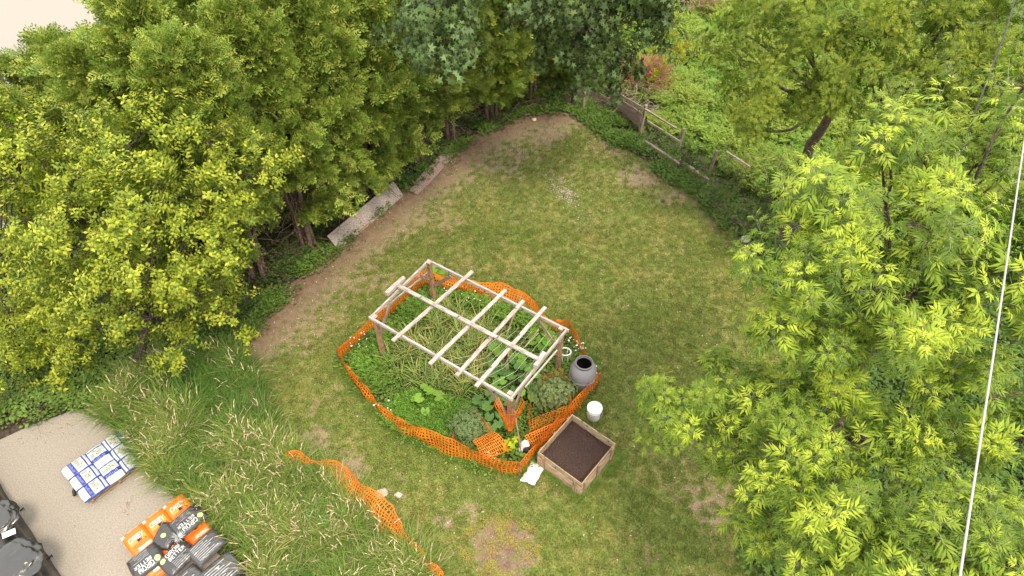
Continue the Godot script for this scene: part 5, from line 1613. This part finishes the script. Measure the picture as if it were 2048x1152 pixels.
func build_pallets() -> void:
	# low pallet of blue and white bags
	var a := Vector3(-8.88, 0.22, -6.64)
	var b := Vector3(-8.03, 0.22, -7.49)
	var c := Vector3(-7.38, 0.22, -6.81)
	var d := Vector3(-8.06, 0.22, -5.91)
	var mid := (a + b + c + d) / 4.0
	var ux := ((b - a) + (c - d)).normalized()
	var yaw := -atan2(ux.z, ux.x)
	var L := ((b - a).length() + (c - d).length()) / 2.0
	var W := ((d - a).length() + (c - b).length()) / 2.0
	mid.y = 0.008
	pallet("low wooden pallet under the blue and white bags on the drive", mid, yaw, L, W)
	var bm := []
	for k in 2:
		var m := mat(0.35, ImageTexture.create_from_image(blue_print()), true)
		bm.append(m)
	var t := Transform3D(Basis(Vector3.UP, yaw), mid)
	# place along the pallet (u), across it (v), turned, label
	var lay := [
		[-0.37, -0.34, 0, "blue and white bag at the corner of the pallet nearest the black handle"],
		[-0.37, 0.0, 0, "blue and white bag in the middle of the pallet's left end"],
		[-0.37, 0.34, 0, "blue and white bag at the pallet's near left corner"],
		[0.0, -0.25, 1, "crosswise blue and white bag in the middle of the pallet's far side"],
		[0.0, 0.25, 1, "crosswise blue and white bag in the middle of the pallet's near side"],
		[0.37, -0.34, 0, "blue and white bag at the pallet's far corner, touching the tall grass"],
		[0.37, 0.0, 0, "blue and white bag partly under grass at the pallet's right end"],
		[0.37, 0.34, 0, "blue and white bag at the pallet's near right corner"],
	]
	for k in lay.size():
		var e: Array = lay[k]
		var long_: float = 0.47 * L / 1.1 if e[2] == 0 else 0.53 * W
		var wide: float = 0.36 * W if e[2] == 0 else 0.32 * L
		var p := t * Vector3(e[0] * L * 0.97, 0.122, e[1] * W)
		bag("soil_bag", e[3], pillow(long_, wide, 0.10, 0.022, k * 1.7), bm[k % 2], p, yaw + (PI / 2 * e[2]) + (PI if k in [5, 7, 6] else 0.0) + rand(-0.03, 0.03), Vector3.ZERO, "blue and white bags on the pallet")
	var g := Geo.new()
	var hb := t * Vector3(-L * 0.49, 0.10, -0.05)
	g.tube(PackedVector3Array([Vector3.ZERO, (t.basis * Vector3(-0.07, -0.01, 0.02)), (t.basis * Vector3(-0.13, -0.03, 0.08)), (t.basis * Vector3(-0.16, -0.04, 0.16))]), PackedFloat32Array([0.03, 0.032, 0.032, 0.03]), 10, lin(0.022, 0.024, 0.022), true)
	var hd := obj("rubber_handle", g, mat(0.6))
	hd.position = hb
	tag(hd, "bent black rubber handle sticking out of the left end of the low pallet", "handle")
	# stack of orange and black bags
	var oa := Vector3(-7.07, 0.36, -5.11)
	var ob := Vector3(-6.25, 0.36, -5.99)
	ux = (ob - oa).normalized()
	yaw = -atan2(ux.z, ux.x)
	var vx := Vector3(-ux.z, 0, ux.x)
	var ol := (ob - oa).length()
	var om := (oa + ob) / 2.0 + vx * 0.5
	om.y = 0.008
	pallet("wooden pallet under the orange and black bags at the bottom of the picture", om, yaw, ol * 1.02, 1.1)
	var orm := mat(0.38, ImageTexture.create_from_image(orange_print()))
	t = Transform3D(Basis(Vector3.UP, yaw), om)
	var n := 0
	for layer in 2:
		for k in 3:
			for r in 2:
				var lab: String = ["orange bag at the left end of the far row", "orange bag in the middle of the far row", "orange bag at the right end of the far row nearest the grass", "orange bag under the black bags at the left", "orange bag under the black bags in the middle", "orange bag under the black bags at the grass side"][r * 3 + k]
				lab += ", upper layer" if layer == 1 else ", lower layer"
				var p := t * Vector3((k - 1) * ol * 0.335, 0.122 + layer * 0.13, -0.27 + r * 0.54)
				bag("soil_bag", lab, pillow(ol * 0.36, 0.56, 0.14, 0.016, n * 2.3), orm, p, yaw + rand(-0.04, 0.04), Vector3.ZERO, "orange bags of the stack")
				n += 1
	var bk := []
	for k in 3:
		var m := mat(0.32, ImageTexture.create_from_image(black_print(k)))
		m.metallic_specular = 0.6
		bk.append(m)
	# centre, turn from the stack, kind, tilt, label
	for e in [[Vector3(-5.91, 0.56, -5.39), PI + 0.10, 0, Vector3(0.05, 0, 0.04), "black bag with a green dot and lettering upside down, highest on the grass side", 0.60, 0.46],
		[Vector3(-6.25, 0.48, -5.15), 0.55, 2, Vector3(-0.1, 0, 0.1), "black bag with a green dot wedged left of the highest black bag", 0.5, 0.42],
		[Vector3(-6.45, 0.48, -4.70), PI - 0.06, 0, Vector3(-0.05, 0, -0.1), "black bag at the left edge of the stack with lettering upside down", 0.58, 0.46],
		[Vector3(-5.90, 0.52, -4.74), 0.14, 0, Vector3(0.03, 0, 0.05), "black bag with upright lettering in the middle of the stack", 0.58, 0.46],
		[Vector3(-5.44, 0.54, -4.92), 0.10, 1, Vector3(0.05, 0, 0.02), "grey-black bag with rows of small print on the grass side of the stack", 0.60, 0.44],
		[Vector3(-5.09, 0.44, -4.52), 0.05, 1, Vector3(0.25, 0, -0.12), "black bag sagging over the near grass-side corner of the stack", 0.66, 0.5],
		[Vector3(-5.62, 0.46, -4.31), 0.1, 1, Vector3(0.15, 0, 0.0), "black bag at the bottom edge of the picture below the lettered bag", 0.6, 0.46]]:
		n += 1
		bag("soil_bag", e[4], pillow(e[5], e[6], 0.15, 0.03, n * 1.9), bk[e[2]], e[0] - Vector3(0, 0.15, 0), yaw + e[1], e[3], "black bags of the stack")
	# loose clear wrap bunched between the bags
	g = Geo.new()
	for k in 26:
		var a2 := rand(0, TAU)
		var d2 := Vector3(cos(a2), rand(0.1, 0.8), sin(a2)).normalized()
		var s2 := d2.cross(rdir()).normalized() * 0.035
		g.tri(-s2 * 0.3, d2 * rand(0.10, 0.2) + s2, s2 * 0.4, lin(0.45, 0.48, 0.49))
		g.tri(-s2 * 0.3, d2 * rand(0.08, 0.17) - s2, s2 * 0.4, lin(0.38, 0.41, 0.42))
	var wr := obj("plastic_wrap", g, mat(0.3))
	wr.position = Vector3(-5.92, 0.60, -5.03)
	tag(wr, "torn clear plastic wrap bunched between the black bags", "plastic wrap")

func build_wrapped_stack() -> void:
	var o := thing("wrapped_pallet", "tall stack wrapped in ribbed black plastic at the bottom left corner", "pallet stack", Vector3(-9.48, 0.00, -5.15))
	var p0 := Vector3(-11.23, 0.00, -7.35)
	var p1 := Vector3(-7.83, 0.00, -4.34)
	var ux := (p1 - p0).normalized()
	var vx := Vector3(ux.z, 0, -ux.x)
	if vx.x > 0:
		vx = -vx
	var len_ := (p1 - p0).length()
	var gm := mat(0.28)
	gm.metallic_specular = 0.6
	var p := []
	for i in 120:
		var row := []
		var t := i / 119.0
		for j in 30:
			var s := j / 29.0
			# rises from the ground, rounds over and runs inward
			var prof: Vector2
			if s < 0.55:
				prof = Vector2(0.24 * pow(s / 0.55, 2.0), 0.85 * s / 0.55)
			else:
				var q := (s - 0.55) / 0.45
				prof = Vector2(0.24 + 1.1 * q, 0.85 + 0.06 * sin(q * PI))
			var fold := 0.035 * sin(prof.x * 46.0 + 5.0 * noise.get_noise_2d(t * 4.0, 1.0) + s * 9.0) * clampf(s * 4.0, 0, 1) + 0.05 * fine.get_noise_2d(t * 1.4, s * 3.0)
			row.append(p0 + ux * (t * len_) + vx * (prof.x + fold) + Vector3(0, prof.y + fold * 0.3, 0) - o.position)
		p.append(row)
	var g := Geo.new()
	g.sheet(p, lin(0.016, 0.015, 0.014))
	obj("wrap", g, gm, o)
	g = Geo.new()
	for k in [Vector3(-9.42, 0.02, -5.80), Vector3(-8.46, 0.02, -4.89)]:
		g.tube(PackedVector3Array([k - o.position, k - o.position + Vector3(0.05, 0.03, -0.05), k - o.position + Vector3(0.08, 0.01, -0.02)]), PackedFloat32Array([0.015, 0.012, 0.004]), 6, lin(0.02, 0.02, 0.02))
	obj("tie_ends", g, mat(0.6), o)
	g = Geo.new()
	var lp := Vector3(-8.70, 0.97, -4.95) - o.position
	g.beam(lp - Vector3(0.09, 0, -0.05), lp + Vector3(0.09, 0.0, -0.05), 0.10, 0.004, Vector3(0.25, 1, 0.1), lin(0.72, 0.72, 0.74))
	obj("label", g, mat(0.6), o)
	for k in [[Vector3(-8.44, 1.00, -4.45), 0.47, "round glossy black plastic bag on top of the wrapped stack, below the white label", 4.0], [Vector3(-9.16, 0.95, -5.29), 0.34, "black plastic bag on the wrapped stack cut by the left edge, above the white label", 9.0]]:
		var q := []
		for i in 73:
			var row := []
			for j in 31:
				var a := TAU * i / 72.0
				var e := lerpf(PI * 0.5, -0.3, j / 30.0)
				var rr := cos(e)
				var n := fine.get_noise_3d(cos(a) * rr * 0.5 + k[3], sin(e), sin(a) * rr * 0.5) + 0.5 * fine.get_noise_3d(cos(a) * rr * 1.6 + k[3], sin(e), sin(a) * rr * 1.6)
				row.append(Vector3(cos(a) * rr, 0.35 * sin(e), sin(a) * rr) * k[1] * (1.0 + 0.16 * n))
			q.append(row)
		g = Geo.new()
		g.sheet(q, lin(0.022, 0.022, 0.023))
		var m := mat(0.3)
		m.metallic_specular = 0.7
		var bg := obj("black_bag", g, m)
		bg.position = k[0] - Vector3(0, 0.15, 0)
		tag(bg, k[2], "bag")

func build_cables() -> void:
	for k in [[[Vector3(4.94, 9.30, -5.98), Vector3(4.11, 9.27, -4.58), Vector3(2.86, 9.24, -2.46), Vector3(2.11, 9.22, -1.20), Vector3(1.81, 9.22, -0.69)], 0.0064, lin(0.34, 0.335, 0.33), "thick white overhead cable along the right edge of the picture"], [[Vector3(8.19, 7.70, -11.08), Vector3(7.43, 7.60, -9.83), Vector3(6.22, 7.40, -7.98), Vector3(5.60, 7.00, -6.83), Vector3(5.49, 5.80, -6.12), Vector3(5.06, 4.90, -4.97), Vector3(4.58, 4.00, -3.69)], 0.011, lin(0.015, 0.015, 0.015), "thin black overhead cable passing through the tree crowns on the right"]]:
		var g := Geo.new()
		var pts := PackedVector3Array()
		var cv := Curve3D.new()
		for q in k[0]:
			cv.add_point(q)
		var rr := PackedFloat32Array()
		for i in 25:
			pts.push_back(cv.sample_baked(cv.get_baked_length() * i / 24.0, true))
			rr.push_back(k[1])
		var pos := pts[0]
		for i in pts.size():
			pts[i] -= pos
		g.tube(pts, rr, 10, k[2])
		var o := obj("overhead_cable", g, mat(0.5))
		o.position = pos
		tag(o, k[3], "cable")

# ------------------------------------------------------------------ grass and ground cover
func grass_tuft(count: int, h: float, r: float, wide: float) -> Geo:
	var g := Geo.new()
	for k in count:
		var a := rand(0, TAU)
		var p := Vector3(cos(a), 0, sin(a)) * r * sqrt(rng.randf())
		var d := Vector3(rand(-0.8, 0.8), 1.0, rand(-0.8, 0.8)).normalized() * h * rand(0.5, 1.2)
		var s := Vector3(cos(a + 1.3), 0, sin(a + 1.3)) * wide
		g.tri(p - s, p + d, p + s, shade(Color(1, 1, 1), 0.25))
	return g

func long_tuft(count: int, h: float) -> Geo:
	var g := Geo.new()
	for k in count:
		var a := rand(0, TAU)
		var out := Vector3(cos(a), 0, sin(a))
		var p := out * 0.06 * rng.randf()
		var side := Vector3(-sin(a), 0, cos(a)).rotated(Vector3.UP, rand(-0.5, 0.5)) * rand(0.005, 0.010)
		var l := h * rand(0.55, 1.2)
		var d := (out * rand(0.1, 0.45) + Vector3.UP).normalized()
		var col := shade(Color(1, 1, 1), 0.22)
		for s in 3:
			var q := p + d * l * 0.34
			var w0 := side * (1.0 - 0.25 * s)
			var w1 := side * (0.75 - 0.3 * s if s < 2 else 0.05)
			g.tri(p - w0, q - w1, q + w1, col)
			g.tri(p - w0, q + w1, p + w0, col)
			p = q
			d = (d + out * 0.35 - Vector3(0, rand(0.2, 0.5), 0)).normalized()
	return g

func seed_head() -> Geo:
	var g := Geo.new()
	var straw := lin(1.0, 1.0, 1.0)
	g.tube(PackedVector3Array([Vector3.ZERO, Vector3(0.03, 0.35, 0), Vector3(0.09, 0.66, 0.01)]), PackedFloat32Array([0.0022, 0.002, 0.0018]), 3, Color(0.7, 0.75, 0.6))
	g.tube(PackedVector3Array([Vector3(0.09, 0.66, 0.01), Vector3(0.115, 0.71, 0.012), Vector3(0.165, 0.78, 0.015), Vector3(0.215, 0.82, 0.016)]), PackedFloat32Array([0.004, 0.0125, 0.010, 0.001]), 5, straw)
	return g

func build_grass() -> void:
	var gm := leaf_mat(0.6, Color(0.5, 0.6, 0.2))
	var xf := []
	var cols := []
	for k in 110000:
		var q := in_poly(lawn_poly) if k % 4 else Vector2(rand(-5.5, 6.0), rand(-14.0, -4.0))
		if not inside(q, lawn_poly) or inside(q, garden_poly) or inside(q, box_poly):
			continue
		var c := lawn_at(q.x, q.y)
		var green := clampf((c.g / maxf(c.r, 0.001) - 0.70) * 2.6, 0.05, 1.0)
		if rng.randf() > green:
			continue
		var s := rand(0.7, 1.35)
		xf.append(Transform3D(Basis(Vector3.UP, rand(0, TAU)) * Basis().scaled(Vector3(s, s * rand(0.6, 1.1), s)), Vector3(q.x, 0.003, q.y)))
		var t := rand(0.85, 1.45)
		var hue := rand(0.86, 1.16)
		cols.append(Color(c.r * t * hue, c.g * t * 1.04 / hue, c.b * t))
	scatter("lawn_grass", grass_tuft(7, 0.045, 0.045, 0.0065), gm, xf, cols, null, "short mown grass of the lawn, greener away from the hedge", "grass")
	xf = []
	cols = []
	for k in 420:
		var q := in_poly(lawn_poly)
		if inside(q, garden_poly) or inside(q, box_poly) or noise.get_noise_2d(q.x * 2.0, q.y * 2.0 + 7.0) < 0.02:
			continue
		xf.append(Transform3D(Basis(Vector3.UP, rand(0, TAU)) * Basis().scaled(Vector3(1, 0.45, 1) * rand(0.25, 0.6)), Vector3(q.x, 0, q.y)))
		var t := rand(0.8, 1.3)
		cols.append(Color(0.14 * t, 0.215 * t, 0.04 * t))
	scatter("lawn_weeds", leafy([Color.WHITE], 14, 0.13, 0.10, 0.09), gm, xf, cols, null, "flat broad-leaved weeds dotted over the lawn", "weeds")
	# longer grass along the net foot, around the planter and at the lawn's lower edge
	xf = []
	cols = []
	var rings := [garden_poly, box_poly]
	for k in 2600:
		var poly: PackedVector2Array = rings[0 if k % 5 else 1]
		var i := rng.randi() % poly.size()
		var q := poly[i].lerp(poly[(i + 1) % poly.size()], rng.randf()) + Vector2(rand(-1, 1), rand(-1, 1)) * 0.10
		if inside(q, box_poly):
			continue
		var s := rand(0.2, 0.42)
		xf.append(Transform3D(Basis(Vector3.UP, rand(0, TAU)) * Basis().scaled(Vector3(s, s * 0.7, s)), Vector3(q.x, 0, q.y)))
		var t := rand(0.7, 1.2)
		cols.append(Color(0.16 * t, 0.25 * t, 0.038 * t))
	scatter("edge_grass", long_tuft(12, 0.6), gm, xf, cols, null, "uncut grass along the foot of the orange fence and the planter box", "grass")
	# tall grass
	xf = []
	cols = []
	var hx := []
	var hc := []
	var deep := PackedVector2Array([Vector2(-8.05, -8.86), Vector2(-6.90, -9.48), Vector2(-5.82, -8.86), Vector2(-4.99, -7.47), Vector2(-5.74, -7.35), Vector2(-7.53, -8.33)])
	for k in 5200:
		var q := in_poly(tall_poly)
		var n := noise.get_noise_2d(q.x * 1.7, q.y * 1.7)
		var green := inside(q, deep)
		var s := rand(0.75, 1.25) * (1.0 + 0.35 * n)
		var lean := Basis(Vector3(1, 0, 0), rand(-0.3, 0.3) + 0.25 * n) * Basis(Vector3(0, 0, 1), rand(-0.3, 0.3) - 0.2)
		xf.append(Transform3D(lean * Basis(Vector3.UP, rand(0, TAU)) * Basis().scaled(Vector3.ONE * s), Vector3(q.x, 0, q.y)))
		var t := rand(0.6, 1.35)
		var dry := clampf(0.45 + n * 1.3 + rand(-0.3, 0.3), 0.0, 0.8) if not green else 0.05
		if rng.randf() < (0.12 if not green else 0.02):
			dry = 1.0
		var c := Color(0.09, 0.18, 0.026).lerp(Color(0.22, 0.28, 0.05), dry) if dry < 0.95 else Color(0.42, 0.34, 0.16)
		cols.append(Color(c.r * t, c.g * t, c.b * t))
		if rng.randf() < (0.22 + n * 0.7 if not green else 0.05):
			var a := rand(0, TAU)
			hx.append(Transform3D(Basis(Vector3(cos(a), 0, sin(a)), rand(0.0, 0.7)) * Basis(Vector3.UP, rand(0, TAU)) * Basis().scaled(Vector3.ONE * rand(0.6, 1.0)), Vector3(q.x + rand(-.1, .1), 0, q.y + rand(-.1, .1))))
			var v := rand(0.75, 1.15)
			hc.append(Color(0.56 * v, 0.45 * v, 0.27 * v))
	scatter("tall_grass", long_tuft(15, 0.62), gm, xf, cols, null, "tall uncut grass between the drive and the lawn", "grass")
	scatter("grass_seed_heads", seed_head(), mat(0.85), hx, hc, null, "pale straw seed heads standing over the tall grass", "seed heads")
	xf = []
	cols = []
	for k in 420:
		var q := in_poly(tall_poly)
		if noise.get_noise_2d(q.x * 2.2 + 20.0, q.y * 2.2) < 0.0:
			continue
		var t := rand(0.8, 1.3)
		xf.append(Transform3D(Basis(Vector3.UP, rand(0, TAU)) * Basis().scaled(Vector3(1.3, rand(1.6, 2.6), 1.3) * rand(0.7, 1.1)), Vector3(q.x, 0, q.y)))
		cols.append(Color(0.13 * t, 0.24 * t, 0.034 * t))
	scatter("grass_weeds", leafy([Color(0.85, 1.0, 0.8), Color(1, 1, 1)], 16, 0.15, 0.20, 0.085), gm, xf, cols, null, "broad-leaved green weeds mixed into the tall grass", "weeds")
	# low weeds along the hedge foot and along the old fence
	var weeds := leafy([Color(0.85, 1.0, 0.8), Color(1, 1, 1)], 16, 0.15, 0.20, 0.075)
	xf = []
	cols = []
	for k in 5200:
		var l := hedge_edge if k % 2 else fence_edge
		var i := rng.randi() % (l.size() - 1)
		var e := (l[i + 1] - l[i])
		var nrm := Vector2(e.y, -e.x).normalized()
		if l == hedge_edge:
			nrm = Vector2(-absf(nrm.x), -absf(nrm.y))
		else:
			nrm = Vector2(absf(nrm.x), -absf(nrm.y))
		var off := absf(rng.randfn(0.25, 0.5)) - 0.15 + 0.5 * noise.get_noise_2d(l[i].x + k * 0.01, l[i].y)
		var q := l[i].lerp(l[i + 1], rng.randf()) + nrm * off
		if noise.get_noise_2d(q.x * 1.6, q.y * 1.6) < -0.12:
			continue
		var s := rand(0.6, 1.5)
		xf.append(Transform3D(Basis(Vector3.UP, rand(0, TAU)) * Basis().scaled(Vector3.ONE * s), Vector3(q.x, 0, q.y)))
		var t := rand(0.65, 1.2)
		cols.append(Color(0.115 * t, 0.18 * t, 0.032 * t))
	scatter("ground_cover", weeds, gm, xf, cols, null, "dark green weeds along the hedge foot and the old fence", "weeds")
	# weeds over the bank between the drive and the hedge, and below the cedars
	xf = []
	cols = []
	var bank := PackedVector2Array([Vector2(-14.0, -7.2), Vector2(-10.17, -7.73), Vector2(-9.39, -8.10), Vector2(-8.70, -8.14), Vector2(-8.12, -9.06), Vector2(-6.90, -9.48), Vector2(-6.7, -11.0), Vector2(-9.5, -13.0), Vector2(-14.0, -12.0)])
	for k in 2600:
		var q := in_poly(bank)
		var t := rand(0.7, 1.25)
		xf.append(Transform3D(Basis(Vector3.UP, rand(0, TAU)) * Basis().scaled(Vector3.ONE * rand(0.8, 1.9)), Vector3(q.x, 0, q.y)))
		cols.append(Color(0.15 * t, 0.215 * t, 0.045 * t))
	scatter("bank_weeds", weeds, gm, xf, cols, null, "green weeds on the bank between the drive and the hedge, under the yellow-green tree", "weeds")
	xf = []
	cols = []
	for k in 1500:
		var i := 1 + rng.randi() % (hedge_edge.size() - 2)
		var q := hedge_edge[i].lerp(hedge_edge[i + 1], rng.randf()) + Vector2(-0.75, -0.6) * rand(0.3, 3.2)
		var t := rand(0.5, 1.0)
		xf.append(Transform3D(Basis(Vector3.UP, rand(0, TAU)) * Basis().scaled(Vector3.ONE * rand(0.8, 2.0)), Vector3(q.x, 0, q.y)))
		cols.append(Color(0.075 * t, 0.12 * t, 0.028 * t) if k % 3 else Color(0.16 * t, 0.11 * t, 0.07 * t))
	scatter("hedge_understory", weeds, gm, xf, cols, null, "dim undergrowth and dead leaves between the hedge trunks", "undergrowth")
	# meadow weeds beyond the fence, upper right
	xf = []
	cols = []
	var mead := PackedVector2Array([Vector2(3.9, -19.6), Vector2(6.8, -15.4), Vector2(9.5, -12.6), Vector2(14, -12.0), Vector2(16, -32), Vector2(3.0, -32), Vector2(2.6, -21.2)])
	for k in 7000:
		var q := in_poly(mead)
		var n := noise.get_noise_2d(q.x * 0.8, q.y * 0.8)
		xf.append(Transform3D(Basis(Vector3.UP, rand(0, TAU)) * Basis().scaled(Vector3.ONE * rand(0.8, 1.5) * (1.0 + n)), Vector3(q.x, 0, q.y)))
		var t := rand(0.75, 1.25)
		cols.append(Color((0.20 + 0.08 * n) * t, 0.30 * t, 0.036 * t))
	scatter("meadow_weeds", feathery([Color(1, 1, 1), Color(1.1, 1.05, 0.9)], 12, 0.42), gm, xf, cols, null, "light green waist-high weeds beyond the old fence", "weeds")
	# understory below the bright trees on the right
	xf = []
	cols = []
	var und := PackedVector2Array([Vector2(6.28, -13.03), Vector2(7.0, -13.2), Vector2(12, -12), Vector2(13, -2.5), Vector2(4.6, -2.5), Vector2(4.32, -5.15), Vector2(5.29, -7.12), Vector2(6.6, -9.5)])
	for k in 2600:
		var q := in_poly(und)
		xf.append(Transform3D(Basis(Vector3.UP, rand(0, TAU)) * Basis().scaled(Vector3.ONE * rand(1.0, 2.4)), Vector3(q.x, 0, q.y)))
		var t := rand(0.6, 1.1)
		cols.append(Color(0.10 * t, 0.17 * t, 0.03 * t))
	scatter("understory", weeds, gm, xf, cols, null, "dark leafy undergrowth below the bright trees on the right", "undergrowth")
	# sedum in the bare patch
	xf = []
	cols = []
	for k in 420:
		var a := rand(0, TAU)
		var q := sedum_at + Vector2(cos(a), sin(a) * 0.8) * 0.75 * sqrt(rng.randf())
		if noise.get_noise_2d(q.x * 4.0, q.y * 4.0) < -0.05:
			continue
		xf.append(Transform3D(Basis(Vector3.UP, rand(0, TAU)) * Basis().scaled(Vector3.ONE * rand(0.25, 0.5)), Vector3(q.x, 0, q.y)))
		var t := rand(0.8, 1.2)
		cols.append(Color(0.33 * t, 0.33 * t, 0.05 * t) if rng.randf() < 0.75 else Color(0.42 * t, 0.25 * t, 0.11 * t))
	scatter("stonecrop", leafy([Color.WHITE], 22, 0.17, 0.14, 0.06), gm, xf, cols, null, "yellowish creeping plants on the bare patch at the bottom of the lawn", "ground cover")
	# leafy weed clump in the tall grass
	var w := thing("weed_clump", "leafy dark green weed clump in the tall grass beside the fallen net", "weed", Vector3(-3.37, 0.00, -5.53))
	var f := Geo.new()
	for k in 34:
		var a := rand(0, TAU)
		var p := Vector3(cos(a), 0, sin(a)) * 0.36 * sqrt(rng.randf())
		var h := rand(0.4, 0.75)
		for m in 22:
			var t := 0.3 + 0.7 * m / 21.0
			var b := m * 2.4
			var d := Vector3(cos(b), 0.45, sin(b)).normalized()
			blade(f, p + Vector3(0, h * t, 0), d, d.cross(Vector3.UP).normalized(), 0.10 * (1.25 - 0.7 * t), 0.02, 0.05, shade(Color(0.09, 0.18, 0.03), 0.2), 0.2)
	obj("foliage", f, gm, w).set_meta("kind", "stuff")

func build_litter() -> void:
	# fallen leaves, chips and clover heads on the lawn
	var g := Geo.new()
	blade(g, Vector3.ZERO, Vector3(1, 0.1, 0).normalized(), Vector3(0, 0, 1), 0.035, 0.018, 0.2, Color.WHITE)
	var xf := []
	var cols := []
	for k in 16000:
		var near := k % 3 > 0
		var q := in_poly(lawn_poly)
		var d := line_dist(q, hedge_edge)
		if inside(q, garden_poly) or inside(q, box_poly) or (near and d > rng.randf() * 3.2):
			continue
		if not near and rng.randf() > 0.3:
			continue
		xf.append(Transform3D(Basis(Vector3.UP, rand(0, TAU)) * Basis(Vector3(1, 0, 0), rand(-0.5, 0.5)) * Basis().scaled(Vector3.ONE * rand(0.5, 1.4)), Vector3(q.x, 0.02, q.y)))
		var v := rand(0.6, 1.2)
		cols.append([Color(0.34 * v, 0.24 * v, 0.15 * v), Color(0.26 * v, 0.13 * v, 0.06 * v), Color(0.5 * v, 0.44 * v, 0.34 * v), Color(0.20 * v, 0.10 * v, 0.05 * v)][rng.randi() % 4] if near or rng.randf() < 0.5 else Color(0.55 * v, 0.55 * v, 0.42 * v))
	scatter("fallen_leaves", g, mat(0.85), xf, cols, null, "fallen dry leaves and bits scattered on the lawn, thickest by the hedge", "fallen leaves")
	# pale chips on the bare spot
	xf = []
	cols = []
	var c := Vector2(1.53, -15.41)
	for k in 300:
		var e := rng.randfn(0, 0.42)
		var q := c + Vector2(rng.randfn(0, 0.14) + e * 0.45, rng.randfn(0, 0.14) + e)
		xf.append(Transform3D(Basis(Vector3.UP, rand(0, TAU)) * Basis().scaled(Vector3.ONE * rand(0.5, 1.6)), Vector3(q.x, 0.015, q.y)))
		var v := rand(0.7, 1.1)
		cols.append(Color(0.55 * v, 0.47 * v, 0.42 * v))
	scatter("wood_chips", g, mat(0.85), xf, cols, null, "pale chips on the bare spot in the upper lawn", "wood chips")
	# stains and bits on the drive
	xf = []
	cols = []
	for k in 260:
		var q := in_poly(pave_poly)
		if k % 2:
			q = Vector2(-10.10, -7.59).lerp(Vector2(-8.76, -8.14), rng.randf()) + Vector2(rand(-0.3, 0.3), rand(-0.1, 0.4))
		if k % 9 == 0:
			q = Vector2(-7.43, -5.95) + Vector2(rng.randfn(0, 0.08), rng.randfn(0, 0.12))
		xf.append(Transform3D(Basis(Vector3.UP, rand(0, TAU)) * Basis().scaled(Vector3.ONE * rand(0.4, 1.3)), Vector3(q.x, 0.015, q.y)))
		var v := rand(0.6, 1.2)
		cols.append([Color(0.26 * v, 0.15 * v, 0.08 * v), Color(0.34 * v, 0.25 * v, 0.16 * v)][rng.randi() % 2])
	scatter("drive_litter", g, mat(0.9), xf, cols, null, "brown leaf bits on the pale drive", "fallen leaves")
